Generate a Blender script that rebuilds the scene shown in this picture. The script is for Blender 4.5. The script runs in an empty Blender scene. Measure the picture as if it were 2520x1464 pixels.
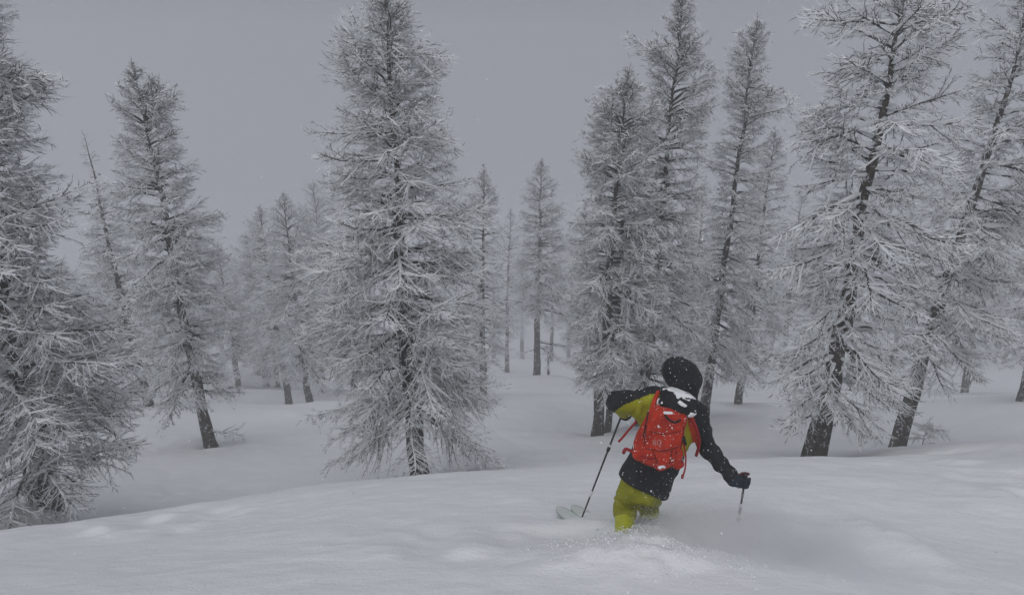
import bpy, math, random
import numpy as np
from mathutils import Vector, Matrix

S = bpy.context.scene
COL = S.collection
rng = np.random.default_rng(7)
random.seed(7)

# ------------------------------------------------------------------ camera
PITCH = math.radians(20.0)
FPX, W0, H0 = 1700.0, 2520.0, 1464.0
cam_d = bpy.data.cameras.new('camera')
cam_d.sensor_width = 36.0
cam_d.lens = FPX / W0 * 36.0
cam_d.clip_start = 0.05
cam_d.clip_end = 3000
cam = bpy.data.objects.new('camera', cam_d)
COL.objects.link(cam)
cam.location = (0, 0, 0)
cam.rotation_euler = (math.pi / 2 - PITCH, 0, 0)
S.camera = cam

# ------------------------------------------------------------------ light
world = bpy.data.worlds.new('World')
S.world = world
world.use_nodes = True
nt = world.node_tree
nt.nodes.clear()
SUN_EL, SUN_AZ = math.radians(55), math.radians(200)
sky = nt.nodes.new('ShaderNodeTexSky')
sky.sky_type = 'NISHITA'
sky.sun_disc = False
sky.sun_elevation = SUN_EL
sky.sun_rotation = SUN_AZ
sky.dust_density = 3.0
hs = nt.nodes.new('ShaderNodeHueSaturation')
hs.inputs['Saturation'].default_value = 0.25
hs.inputs['Value'].default_value = 0.35
mix = nt.nodes.new('ShaderNodeMixRGB')           # even cloud cover over the sky
mix.inputs['Fac'].default_value = 0.86
mix.inputs['Color2'].default_value = (2.83, 2.97, 3.33, 1)
wtc = nt.nodes.new('ShaderNodeTexCoord')
wn = nt.nodes.new('ShaderNodeTexNoise')
wn.inputs['Scale'].default_value = 2.2
wn.inputs['Detail'].default_value = 4
wmr = nt.nodes.new('ShaderNodeMapRange')
wmr.inputs['From Min'].default_value = .3; wmr.inputs['From Max'].default_value = .7
wmr.inputs['To Min'].default_value = .80; wmr.inputs['To Max'].default_value = 1.12
wmul = nt.nodes.new('ShaderNodeVectorMath'); wmul.operation = 'SCALE'
nt.links.new(wtc.outputs['Generated'], wn.inputs['Vector'])
nt.links.new(wn.outputs['Fac'], wmr.inputs['Value'])
bg = nt.nodes.new('ShaderNodeBackground')
bg.inputs['Strength'].default_value = 0.10
wo = nt.nodes.new('ShaderNodeOutputWorld')
nt.links.new(sky.outputs[0], hs.inputs['Color'])
nt.links.new(hs.outputs[0], mix.inputs['Color1'])
nt.links.new(mix.outputs[0], wmul.inputs[0])
nt.links.new(wmr.outputs[0], wmul.inputs['Scale'])
nt.links.new(wmul.outputs[0], bg.inputs['Color'])
nt.links.new(bg.outputs[0], wo.inputs['Surface'])

sun_d = bpy.data.lights.new('sun', 'SUN')
sun_d.energy = 1.15
sun_d.angle = math.radians(90)
sun_d.color = (1.0, 0.985, 0.965)
sun = bpy.data.objects.new('sun', sun_d)
COL.objects.link(sun)
# direction towards the sun (Nishita: rotation measured from +Y, clockwise)
sd = Vector((math.sin(SUN_AZ) * math.cos(SUN_EL), math.cos(SUN_AZ) * math.cos(SUN_EL), math.sin(SUN_EL)))
sun.rotation_euler = sd.to_track_quat('Z', 'Y').to_euler()

S.view_settings.view_transform = 'Standard'
S.view_settings.look = 'None'
S.view_settings.gamma = 1
S.view_settings.exposure = 0.07
S.view_settings.use_curve_mapping = False
S.render.engine = 'CYCLES'
S.cycles.max_bounces = 8
S.cycles.diffuse_bounces = 3
S.cycles.glossy_bounces = 2
S.cycles.transmission_bounces = 2
S.cycles.volume_bounces = 4
S.cycles.use_denoising = True
HAZE_DENSITY = 0.0088

# ------------------------------------------------------------------ projection helpers
CP, SP = math.cos(PITCH), math.sin(PITCH)
FWD = np.array((0, CP, -SP)); UPV = np.array((0, SP, CP)); RGT = np.array((1.0, 0, 0))


def ray(px, py):
    return FWD + RGT * ((px - W0 / 2) / FPX) + UPV * (-(py - H0 / 2) / FPX)


def P(px, py, d):
    return ray(px, py) * d


def on_plane_y(px, py, Y):
    r = ray(px, py)
    return r * (Y / r[1])


# ------------------------------------------------------------------ numpy noise
def _hash(ix, iy, iz, seed):
    h = (ix.astype(np.int64) * 374761393 + iy.astype(np.int64) * 668265263
         + iz.astype(np.int64) * 2147483647 + seed * 1274126177) & 0xFFFFFFFF
    h = ((h ^ (h >> 13)) * 1274126177) & 0xFFFFFFFF
    return ((h ^ (h >> 16)) & 0xFFFF) / 65535.0 * 2 - 1


def vnoise(x, y, z=None, seed=0):
    x = np.asarray(x, float); y = np.asarray(y, float)
    z = np.zeros_like(x) if z is None else np.asarray(z, float)
    ix, iy, iz = np.floor(x), np.floor(y), np.floor(z)
    fx, fy, fz = x - ix, y - iy, z - iz
    fx, fy, fz = [f * f * f * (f * (f * 6 - 15) + 10) for f in (fx, fy, fz)]
    out = 0
    for dx in (0, 1):
        for dy in (0, 1):
            for dz in (0, 1):
                w = (fx if dx else 1 - fx) * (fy if dy else 1 - fy) * (fz if dz else 1 - fz)
                out = out + w * _hash(ix + dx, iy + dy, iz + dz, seed)
    return out


# ------------------------------------------------------------------ materials
def new_mat(name):
    m = bpy.data.materials.new(name)
    m.use_nodes = True
    return m, m.node_tree, m.node_tree.nodes['Principled BSDF']


def noise_mat(name, c1, c2, scale, rough=0.8, bump=0.0, bscale=None, detail=4, contrast=(0.35, 0.65), spec=0.2, coords='Object'):
    m, t, b = new_mat(name)
    tc = t.nodes.new('ShaderNodeTexCoord')
    n = t.nodes.new('ShaderNodeTexNoise')
    n.inputs['Scale'].default_value = scale
    n.inputs['Detail'].default_value = detail
    r = t.nodes.new('ShaderNodeValToRGB')
    r.color_ramp.elements[0].position, r.color_ramp.elements[1].position = contrast
    r.color_ramp.elements[0].color = (*c1, 1)
    r.color_ramp.elements[1].color = (*c2, 1)
    t.links.new(tc.outputs[coords], n.inputs['Vector'])
    t.links.new(n.outputs['Fac'], r.inputs['Fac'])
    t.links.new(r.outputs[0], b.inputs['Base Color'])
    b.inputs['Roughness'].default_value = rough
    b.inputs['Specular IOR Level'].default_value = spec
    if bump:
        n2 = t.nodes.new('ShaderNodeTexNoise')
        n2.inputs['Scale'].default_value = bscale or scale
        n2.inputs['Detail'].default_value = 5
        bp = t.nodes.new('ShaderNodeBump')
        bp.inputs['Strength'].default_value = bump
        bp.inputs['Distance'].default_value = 0.02
        t.links.new(tc.outputs[coords], n2.inputs['Vector'])
        t.links.new(n2.outputs['Fac'], bp.inputs['Height'])
        t.links.new(bp.outputs[0], b.inputs['Normal'])
    return m


def snow_ground_mat():
    m, t, b = new_mat('snow_ground')
    tc = t.nodes.new('ShaderNodeTexCoord')
    b.inputs['Base Color'].default_value = (0.83, 0.845, 0.87, 1)
    b.inputs['Roughness'].default_value = 0.7
    b.inputs['Specular IOR Level'].default_value = 0.15
    mp = t.nodes.new('ShaderNodeMapping')
    mp.inputs['Scale'].default_value = (1.2, 2.2, 1.0)
    mp.inputs['Rotation'].default_value = (0, 0, math.radians(14))
    t.links.new(tc.outputs['Object'], mp.inputs['Vector'])
    n1 = t.nodes.new('ShaderNodeTexNoise'); n1.inputs['Scale'].default_value = 4.0; n1.inputs['Detail'].default_value = 6
    n2 = t.nodes.new('ShaderNodeTexNoise'); n2.inputs['Scale'].default_value = 45.0; n2.inputs['Detail'].default_value = 4
    t.links.new(mp.outputs[0], n1.inputs['Vector'])
    t.links.new(tc.outputs['Object'], n2.inputs['Vector'])
    b1 = t.nodes.new('ShaderNodeBump'); b1.inputs['Strength'].default_value = 0.38; b1.inputs['Distance'].default_value = 0.05
    b2 = t.nodes.new('ShaderNodeBump'); b2.inputs['Strength'].default_value = 0.8; b2.inputs['Distance'].default_value = 0.008
    t.links.new(n1.outputs['Fac'], b1.inputs['Height'])
    t.links.new(n2.outputs['Fac'], b2.inputs['Height'])
    t.links.new(b1.outputs[0], b2.inputs['Normal'])
    t.links.new(b2.outputs[0], b.inputs['Normal'])
    return m


def trunk_mat():
    """dark furrowed bark with rime caught in the furrows"""
    m, t, b = new_mat('larch_bark_with_rime')
    tc = t.nodes.new('ShaderNodeTexCoord')
    mp = t.nodes.new('ShaderNodeMapping')
    mp.inputs['Scale'].default_value = (1, 1, 0.35)
    t.links.new(tc.outputs['Object'], mp.inputs['Vector'])
    n1 = t.nodes.new('ShaderNodeTexNoise'); n1.inputs['Scale'].default_value = 14; n1.inputs['Detail'].default_value = 6
    t.links.new(mp.outputs[0], n1.inputs['Vector'])
    r1 = t.nodes.new('ShaderNodeValToRGB')
    r1.color_ramp.elements[0].position = .3; r1.color_ramp.elements[0].color = (0.022, 0.018, 0.015, 1)
    r1.color_ramp.elements[1].position = .72; r1.color_ramp.elements[1].color = (0.10, 0.075, 0.058, 1)
    t.links.new(n1.outputs['Fac'], r1.inputs['Fac'])
    n2 = t.nodes.new('ShaderNodeTexNoise'); n2.inputs['Scale'].default_value = 9; n2.inputs['Detail'].default_value = 8; n2.inputs['Roughness'].default_value = .75
    t.links.new(tc.outputs['Object'], n2.inputs['Vector'])
    r2 = t.nodes.new('ShaderNodeValToRGB')
    r2.color_ramp.elements[0].position = .55; r2.color_ramp.elements[0].color = (0, 0, 0, 1)
    r2.color_ramp.elements[1].position = .64; r2.color_ramp.elements[1].color = (1, 1, 1, 1)
    t.links.new(n2.outputs['Fac'], r2.inputs['Fac'])
    mx = t.nodes.new('ShaderNodeMixRGB')
    mx.inputs['Color2'].default_value = (0.72, 0.74, 0.77, 1)
    t.links.new(r2.outputs[0], mx.inputs['Fac'])
    t.links.new(r1.outputs[0], mx.inputs['Color1'])
    t.links.new(mx.outputs[0], b.inputs['Base Color'])
    bp = t.nodes.new('ShaderNodeBump'); bp.inputs['Strength'].default_value = .8; bp.inputs['Distance'].default_value = .03
    t.links.new(n1.outputs['Fac'], bp.inputs['Height'])
    t.links.new(bp.outputs[0], b.inputs['Normal'])
    b.inputs['Roughness'].default_value = .9
    b.inputs['Specular IOR Level'].default_value = .1
    return m


M_GROUND = snow_ground_mat()
M_TRUNK = trunk_mat()
M_BARK = noise_mat('branch_bark', (.020, .018, .017), (.055, .050, .046), 18, .9, spec=.1)
M_TWIG = noise_mat('twig_bark', (.060, .058, .057), (.17, .166, .165), 30, .9, spec=.1)
M_SNOW = noise_mat('rime_snow', (.80, .82, .85), (.88, .90, .92), 6, .75, spec=.15)
TREE_MATS = [M_BARK, M_TWIG, M_SNOW]


# ------------------------------------------------------------------ mesh helpers
def mesh_np(name, V, F, mats, midx=None, smooth=False):
    """V (n,3), F (m,k) all faces of one size, or list of such arrays"""
    me = bpy.data.meshes.new(name)
    Fs = F if isinstance(F, list) else [F]
    Fs = [np.asarray(f, np.int32) for f in Fs if len(f)]
    V = np.asarray(V, np.float32)
    me.vertices.add(len(V)); me.vertices.foreach_set('co', V.ravel())
    nl = sum(f.size for f in Fs); nf = sum(len(f) for f in Fs)
    me.loops.add(nl); me.loops.foreach_set('vertex_index', np.concatenate([f.ravel() for f in Fs]))
    me.polygons.add(nf)
    tot = np.concatenate([np.full(len(f), f.shape[1], np.int32) for f in Fs])
    st = np.concatenate([[0], np.cumsum(tot)[:-1]]).astype(np.int32)
    me.polygons.foreach_set('loop_start', st)
    if midx is not None:
        me.polygons.foreach_set('material_index', np.asarray(midx, np.int32))
    me.polygons.foreach_set('use_smooth', np.full(nf, bool(smooth)))
    for m in (mats if isinstance(mats, (list, tuple)) else [mats]):
        me.materials.append(m)
    me.update(calc_edges=True)
    me.validate(verbose=False)
    return me


def link(name, me, parent=None, loc=(0, 0, 0)):
    o = bpy.data.objects.new(name, me)
    COL.objects.link(o)
    o.location = loc
    if parent is not None:
        o.parent = parent
    return o


def tag(o, label=None, cat=None, group=None, kind=None):
    if label: o['label'] = label
    if cat: o['category'] = cat
    if group: o['group'] = group
    if kind: o['kind'] = kind
    return o


def thing(name, loc, label, cat, group=None):
    return tag(link(name, None, None, loc), label, cat, group)


def frame_for(d):
    d = d / (np.linalg.norm(d) + 1e-9)
    u = np.array((0, 0, 1.0)) if abs(d[2]) < .95 else np.array((1.0, 0, 0))
    s = np.cross(d, u); s /= np.linalg.norm(s)
    return d, s, np.cross(s, d)


class Geo:
    def __init__(self):
        self.V = []; self.n = 0; self.T = []; self.Q = []; self.mt = []; self.mq = []

    def tube(self, pts, rad, sides=3, mat=0, top_mat=None, phase=math.pi / 2, cap=False, squash=1.0):
        pts = np.asarray(pts, float); m = len(pts)
        rad = np.broadcast_to(np.asarray(rad, float), (m,))
        tang = np.gradient(pts, axis=0)
        base = self.n
        ang = phase + np.arange(sides) * 2 * math.pi / sides
        for k in range(m):
            d, s, u = frame_for(tang[k])
            ring = pts[k] + rad[k] * (np.cos(ang)[:, None] * s + squash * np.sin(ang)[:, None] * u)
            self.V.append(ring)
        self.n += m * sides
        for k in range(m - 1):
            for j in range(sides):
                j2 = (j + 1) % sides
                a = base + k * sides
                self.Q.append((a + j, a + j2, a + sides + j2, a + sides + j))
                am = (ang[j] + math.pi / sides) % (2 * math.pi)
                self.mq.append(top_mat if (top_mat is not None and math.sin(am) > .1) else mat)
        if cap:
            for (k, flip) in ((0, True), (m - 1, False)):
                c = self.n; self.V.append(pts[k][None, :]); self.n += 1
                a = base + k * sides
                for j in range(sides):
                    j2 = (j + 1) % sides
                    self.T.append((c, a + j2, a + j) if flip else (c, a + j, a + j2))
                    self.mt.append(mat)

    def twig(self, p0, p1, r, mat, top_mat):
        """three sided needle tapering to a point, one edge up"""
        d, s, u = frame_for(p1 - p0)
        a = self.n
        self.V.append(np.array((p0 + u * r, p0 - s * r * .87 - u * r * .5, p0 + s * r * .87 - u * r * .5, p1)))
        self.n += 4
        self.T += [(a, a + 1, a + 3), (a + 1, a + 2, a + 3), (a + 2, a, a + 3)]
        self.mt += [top_mat, mat, top_mat]

    def mesh(self, name, mats, smooth=False):
        V = np.concatenate(self.V)
        return mesh_np(name, V, [np.array(self.T), np.array(self.Q)] if self.T and self.Q else (np.array(self.T) if self.T else np.array(self.Q)),
                       mats, self.mt + self.mq, smooth)


# ------------------------------------------------------------------ ground
yk = np.array([-24, 0, 3.2, 4.3, 7, 9, 12, 18, 25, 40, 60, 75, 100, 150, 200, 260, 420.])
zk = np.array([7.6, -1.6, -3.0, -3.55, -4.8, -6.2, -8.2, -10.8, -13.8, -21, -29.5, -35, -46.5, -67, -77, -80, -80.])
_sl = np.gradient(zk, yk)


def zbase(Y):
    Y = np.asarray(Y, float)
    i = np.clip(np.searchsorted(yk, Y) - 1, 0, len(yk) - 2)
    h = yk[i + 1] - yk[i]; t = np.clip((Y - yk[i]) / h, 0, 1)
    t2, t3 = t * t, t * t * t
    return ((2 * t3 - 3 * t2 + 1) * zk[i] + (t3 - 2 * t2 + t) * h * _sl[i]
            + (-2 * t3 + 3 * t2) * zk[i + 1] + (t3 - t2) * h * _sl[i + 1])


def FD(d):
    return d if d < 30 else 30 + (d - 30) * 2.0


# (pixel x, pixel y, depth): where the snow surface lies
GP = [
    (0, 1464, 4.3), (630, 1464, 4.1), (1260, 1464, 4.0), (1760, 1464, 4.05), (2520, 1464, 4.6),
    (1540, 1322, 5.25), (1430, 1282, 5.75), (1385, 1270, 6.0), (1630, 1300, 5.55), (1822, 1282, 5.5),
    (900, 1330, 5.2), (300, 1400, 5.1), (2200, 1330, 5.4), (2450, 1290, 6.0),
    (0, 1325, 6.6), (230, 1290, 7.0), (500, 1252, 7.3), (880, 1190, 7.7), (1220, 1172, 7.6), (1600, 1150, 7.5),
    (1860, 1131, 7.8), (2060, 1131, 8.2), (2300, 1128, 8.8), (2520, 1122, 9.5),
    # the hollow behind the lip (just below the line of sight)
    (30, 1322, 9.2), (300, 1290, 9.4), (600, 1238, 10.0), (950, 1190, 10.5), (1250, 1172, 10.5), (1900, 1140, 10.5), (2120, 1134, 11), (2330, 1100, 12.5), (2500, 1085, 14),
    # trunks
    (125, 1280, 12), (520, 1095, 20), (365, 992, 27), (1035, 1179, 14), (1469, 1070, 20), (1493, 1062, 21.5), (1578, 1042, 21),
    (1731, 1020, 23), (1816, 995, 28), (1998, 1130, 13.5), (2205, 1104, 17), (2520, 978, 24),
    (712, 1004, 36), (765, 1013, 34), (655, 950, 44), (1322, 920, 36),
    (250, 1160, 16), (750, 1110, 19), (1350, 1030, 23), (1300, 1130, 14.5), (2400, 1060, 19), (2350, 985, 27),
    (1280, 885, 50), (2000, 905, 44), (560, 905, 55), (1150, 950, 34), (850, 965, 44), (2150, 1010, 25),
    (180, 985, 33), (0, 1000, 30),
]
gp = np.array([P(a, b, FD(c)) for a, b, c in GP])
R_RBF = 15.0
extra = np.array([(x, y) for x in (-60, -30, 30, 60) for y in (-5, 5, 20, 45)] + [(0, -5), (-12, -2), (12, -2), (-3, .2), (3, .2), (0, .2)])
ctrl = np.concatenate([gp[:, :2], extra])
resid = np.concatenate([gp[:, 2] - zbase(gp[:, 1]), np.zeros(len(extra))])


def wend(r):
    q = np.clip(1 - r / R_RBF, 0, None)
    return q ** 4 * (4 * r / R_RBF + 1)


_A = wend(np.linalg.norm(ctrl[:, None] - ctrl[None], axis=2)) + np.eye(len(ctrl)) * 2e-3
_w = np.linalg.solve(_A, resid)


def gz(X, Y, detail=True):
    X = np.asarray(X, float); Y = np.asarray(Y, float)
    sh = X.shape
    x, y = X.ravel(), Y.ravel()
    z = zbase(y)
    near = (np.abs(x) < 90) & (y > -20) & (y < 120)
    xn, yn = x[near], y[near]
    acc = np.zeros(len(xn))
    for (cx, cy), wi in zip(ctrl, _w):
        acc += wi * wend(np.hypot(xn - cx, yn - cy))
    z[near] += acc
    if detail:
        far = np.clip((np.hypot(x, y) - 60) / 100, 0, 1)
        z += far * 3.0 * vnoise(x / 40, y / 40, seed=3)
        mid = np.clip((y - 9) / 8, 0, 1)
        z += (0.03 + .10 * mid) * vnoise(x / 2.6, y / 2.1, seed=5)
        # wind ripples, running across the slope
        xr, yr = x * .97 + y * .24, y * .97 - x * .24
        z += .006 * vnoise(xr / .9, yr / .40, seed=6) + .0035 * vnoise(xr / .35, yr / .16, seed=8)
        lump = np.clip(vnoise(x / 1.8 + 3, y / 1.4, seed=12), 0, 1)
        z += .034 * vnoise(x / 1.3 + 7, y / .8, seed=14) + .014 * vnoise(x / .5, y / .42, seed=15)
        z += .05 * np.clip(vnoise(x / .9 + 2, y / .5, seed=16) - .35, 0, 1) * np.clip((y - 5.2) / .6, 0, 1) * np.clip((8.6 - y) / .8, 0, 1)
        z += .07 * lump * vnoise(x / .3, y / .26, seed=9) + .007 * vnoise(x / .13, y / .10, seed=10)
        # snow piled beside and behind the skier, and the trench he leaves
        def bump(cx, cy, sx, sy, h, ang=0.):
            c, s_ = math.cos(ang), math.sin(ang)
            u = (x - cx) * c + (y - cy) * s_; v = -(x - cx) * s_ + (y - cy) * c
            return h * np.exp(-(u / sx) ** 2 - (v / sy) ** 2)
        tx, ty = SK[0], SK[1]
        rag = 1 + .7 * vnoise(x / .17, y / .15, seed=21) + .6 * vnoise(x / .07, y / .07, seed=22)
        q1, q2, q3 = P(1900, 1345, 5.0), P(2190, 1330, 5.3), P(1420, 1400, 4.6)
        z += (bump(tx - .05, ty - .60, .60, .30, .07, .15) + bump(tx + .22, ty + .02, .42, .20, .05, -.4)) * rag
        z += bump(q1[0], q1[1], .62, .26, -.17, -.15) * (.8 + .2 * rag)
        z += bump(q2[0], q2[1], .22, .42, .10, .25) * (.7 + .3 * rag)
        z += bump(q1[0] + .05, q1[1] + .42, .75, .16, .06, -.1) * (.6 + .4 * rag)
        z += bump(q3[0], q3[1], .8, .35, .07, .1)
        # old ski tracks in the middle distance
        for (x0, y0, x1, y1, w, dpt) in TRACKS:
            ux, uy = x1 - x0, y1 - y0; L = math.hypot(ux, uy)
            tt = ((x - x0) * ux + (y - y0) * uy) / L / L
            dd = np.abs((x - x0) * uy - (y - y0) * ux) / L + .5 * np.sin(tt * 5) * .4
            z -= dpt * np.exp(-(dd / w) ** 2) * np.clip(tt * 6, 0, 1) * np.clip((1 - tt) * 6, 0, 1)
        # tree wells / mounds at the trunks
        for (cx, cy, rr, h) in WELLS:
            z += h * np.exp(-((x - cx) ** 2 + (y - cy) ** 2) / rr ** 2)
    return z.reshape(sh)


SK = P(1545, 1322, 5.25)
a_ = P(1230, 1060, 20.); b_ = P(1480, 1150, 12.5)
TRACKS = [(a_[0], a_[1], b_[0], b_[1], .13, .07), (a_[0] + .5, a_[1] + .1, b_[0] + .5, b_[1], .13, .07),
          (a_[0] - 1.6, a_[1] + 4, b_[0] - .6, b_[1] + 2.5, .15, .06)]
w1 = P(125, 1280, 12)
WELLS = [(w1[0] - .15, w1[1] - .25, .55, .38)]
for q_ in ((520, 1095, 20), (1469, 1070, 20), (1731, 1020, 23), (1998, 1130, 13.5), (2205, 1104, 17), (365, 992, 27)):
    w_ = P(*q_)
    WELLS += [(w_[0], w_[1], .45, -.16), (w_[0] - .5, w_[1] + .35, .6, .10)]


def hit(px, py):
    """depth where the view ray meets the snow"""
    r = ray(px, py)
    d = np.linspace(3, 90, 1800)
    pt = d[:, None] * r
    s = pt[:, 2] - gz(pt[:, 0], pt[:, 1])
    k = np.argmax(s < 0)
    return P(px, py, d[k])


def build_ground():
    def axis(lo, hi, a, step, c):
        n0, n1 = math.asinh((lo - c) / a), math.asinh((hi - c) / a)
        n = int((n1 - n0) / (step / a))
        return c + a * np.sinh(np.linspace(n0, n1, n))
    xs = axis(-380, 380, 6, .055, 0.0)
    ys = axis(-23.5, 400, 3.5, .042, 5.2)
    X, Y = np.meshgrid(xs, ys)
    Z = gz(X, Y)
    nx, ny = len(xs), len(ys)
    i = np.arange(nx - 1)[None, :] + np.arange(ny - 1)[:, None] * nx
    F = np.stack([i, i + 1, i + 1 + nx, i + nx], -1).reshape(-1, 4)
    me = mesh_np('snow_ground', np.stack([X, Y, Z], -1).reshape(-1, 3), F, M_GROUND, smooth=True)
    o = link('snow_ground', me)
    tag(o, kind='structure')
    return Z.min()


zmin = build_ground()

# ------------------------------------------------------------------ haze
def box_mesh(name, lo, hi, mat):
    V = np.array([(x, y, z) for x in (lo[0], hi[0]) for y in (lo[1], hi[1]) for z in (lo[2], hi[2])], float)
    F = np.array([(0, 1, 3, 2), (4, 6, 7, 5), (0, 4, 5, 1), (2, 3, 7, 6), (0, 2, 6, 4), (1, 5, 7, 3)])
    return mesh_np(name, V, F, mat)


hm = bpy.data.materials.new('haze'); hm.use_nodes = True
t = hm.node_tree; t.nodes.clear()
pv = t.nodes.new('ShaderNodeVolumePrincipled')
pv.inputs['Color'].default_value = (.97, .975, .99, 1)
pv.inputs['Density'].default_value = HAZE_DENSITY
pv.inputs['Anisotropy'].default_value = 0.62
ou = t.nodes.new('ShaderNodeOutputMaterial')
t.links.new(pv.outputs[0], ou.inputs['Volume'])
HAZE_TOP = 9.0
hz = link('haze', box_mesh('haze', (-385, -25, zmin - 1), (385, 405, HAZE_TOP), hm))
tag(hz, kind='stuff')


# ------------------------------------------------------------------ larch branches
def curve(p0, d0, L, n, droop, wob, r):
    """a wandering strand; d0 bends down by droop then lifts at the tip"""
    pts = [p0]; d = d0 / np.linalg.norm(d0)
    for k in range(n):
        s = k / n
        d = d + np.array((0, 0, -droop * (1 - 2.35 * s) / n)) + r.normal(0, wob, 3) / n ** .5
        d /= np.linalg.norm(d)
        pts.append(pts[-1] + d * L / n)
    return np.array(pts)


def branch_mesh(L, seed, dens=1.0, snow=.80, fat=1.0, bold=1.0):
    r = np.random.default_rng(seed)
    g = Geo()
    n = max(5, int(L * 7))
    main = curve(np.zeros(3), np.array((1.0, 0, .22)), L, n, r.uniform(.35, 1.0), .15, r)
    rad = np.linspace(.008 + .013 * L, .004, n + 1) * fat
    g.tube(main, rad, 5, 0, phase=math.pi / 2)
    # snow lying along the top, broken in places
    k = 0
    while k < n - 1:
        m = int(r.integers(2, max(3, n // 3) + 1)); e = min(n, k + m)
        if r.random() < .8 and e - k >= 1:
            seg = main[k:e + 1].copy()
            rr = rad[k:e + 1]
            seg[:, 2] += rr * .9
            hh = (rr * 1.05 + .006) * r.uniform(.8, 1.25, len(seg)) * bold
            hh[0] *= .35; hh[-1] *= .35
            g.tube(seg, hh, 5, 2, squash=r.uniform(.8, 1.2))
        k = e if r.random() < .7 else e + 1

    def spray(path, step, lmin, lmax, s0):
        """short spurs all round a strand, leaning forward"""
        seglen = np.linalg.norm(np.diff(path, axis=0), axis=1); cum = np.concatenate([[0], np.cumsum(seglen)])
        q = s0 * cum[-1] + r.uniform(0, step)
        while q < cum[-1]:
            i = min(np.searchsorted(cum, q) - 1, len(path) - 2); i = max(i, 0)
            f = (q - cum[i]) / (seglen[i] + 1e-9)
            p = path[i] * (1 - f) + path[i + 1] * f
            d, s, u = frame_for(path[i + 1] - path[i])
            a = r.uniform(0, 2 * math.pi)
            v = d * r.uniform(.8, 1.9) + (math.cos(a) * s + math.sin(a) * u * .8) + np.array((0, 0, r.uniform(-.35, .35)))
            v /= np.linalg.norm(v)
            ln = r.uniform(lmin, lmax)
            w = r.uniform(.0036, .0058) * fat
            top = 2 if r.random() < snow else 1
            if ln > .09:
                mid = p + v * ln * .55
                v2 = v + r.normal(0, .25, 3) + np.array((0, 0, .15)); v2 /= np.linalg.norm(v2)
                g.tube(np.array((p, mid)), (w, w * .8), 3, 1, top)
                g.twig(mid, mid + v2 * ln * .5, w * .8, 1, top)
            else:
                g.twig(p, p + v * ln, w, 1, top)
            q += step * r.uniform(.5, 1.5)

    ns = int((6 + L * 17) * dens)
    for j in range(ns):
        s0 = .12 if L < .8 else .26
        s = s0 + (1 - s0) * (j + r.random()) / ns
        i = min(int(s * n), n - 1); f = s * n - i
        p = main[i] * (1 - f) + main[min(i + 1, n)] * f
        d, sd_, u = frame_for(main[min(i + 1, n)] - main[i])
        side = 1 if j % 2 else -1
        ang = math.radians(r.uniform(22, 60))
        v = d * math.cos(ang) + sd_ * side * math.sin(ang) + np.array((0, 0, r.normal(-.12, .30)))
        ln = (min(.12, .15 * L) + .46 * min(L, 1.6) * (math.sin(math.pi * min(s * .9 + .08, 1)) ** .6) * (1.2 - s * .7)) * r.uniform(.5, 1.25)
        m = max(2, int(ln / .10))
        sub = curve(p, v, ln, m, r.uniform(.1, 1.0), .14, r)
        w0 = (.0055 + .007 * ln) * fat
        wr = np.linspace(w0, .0035, m + 1)
        hassnow = r.random() < snow + .15
        g.tube(sub, wr, 3, 1, 2 if hassnow else 1)
        if hassnow and r.random() < .6:
            top = sub[:-1].copy() if m > 2 else sub.copy()
            tr = np.linspace(w0, .0035, len(top)) * 1.05 + .0025
            top[:, 2] += tr * .7
            g.tube(top, tr, 3, 2)
        spray(sub, .028 / dens, .035, .16, .06)
    spray(main, .05 / dens, .05, .20, .3 if L > .8 else .15)
    return g.mesh('branch', TREE_MATS)


CLASSES = [.3, .55, .9, 1.35, 1.9, 2.6]
NVAR = [3, 4, 4, 4, 4, 3]
BR = {}
for ci, L in enumerate(CLASSES):
    BR[ci] = [branch_mesh(L, 100 * ci + v, dens=1.0) for v in range(NVAR[ci])]
BRF = {ci: [branch_mesh(L, 2000 + 100 * ci + v, dens=.85, fat=1.5, snow=.84) for v in range(3)] for ci, L in enumerate(CLASSES)}   # heavier rime
BRB = {ci: [branch_mesh(L, 4000 + 100 * ci + v, dens=.85, fat=1.2, bold=1.35) for v in range(4)] for ci, L in enumerate(CLASSES)}  # snow-laden limbs
BARE = [branch_mesh(.5, 900 + v, dens=.45, snow=.5) for v in range(3)]       # for the dead top


def class_of(L):
    return int(np.argmin([abs(math.log(L / c)) for c in CLASSES]))


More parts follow.
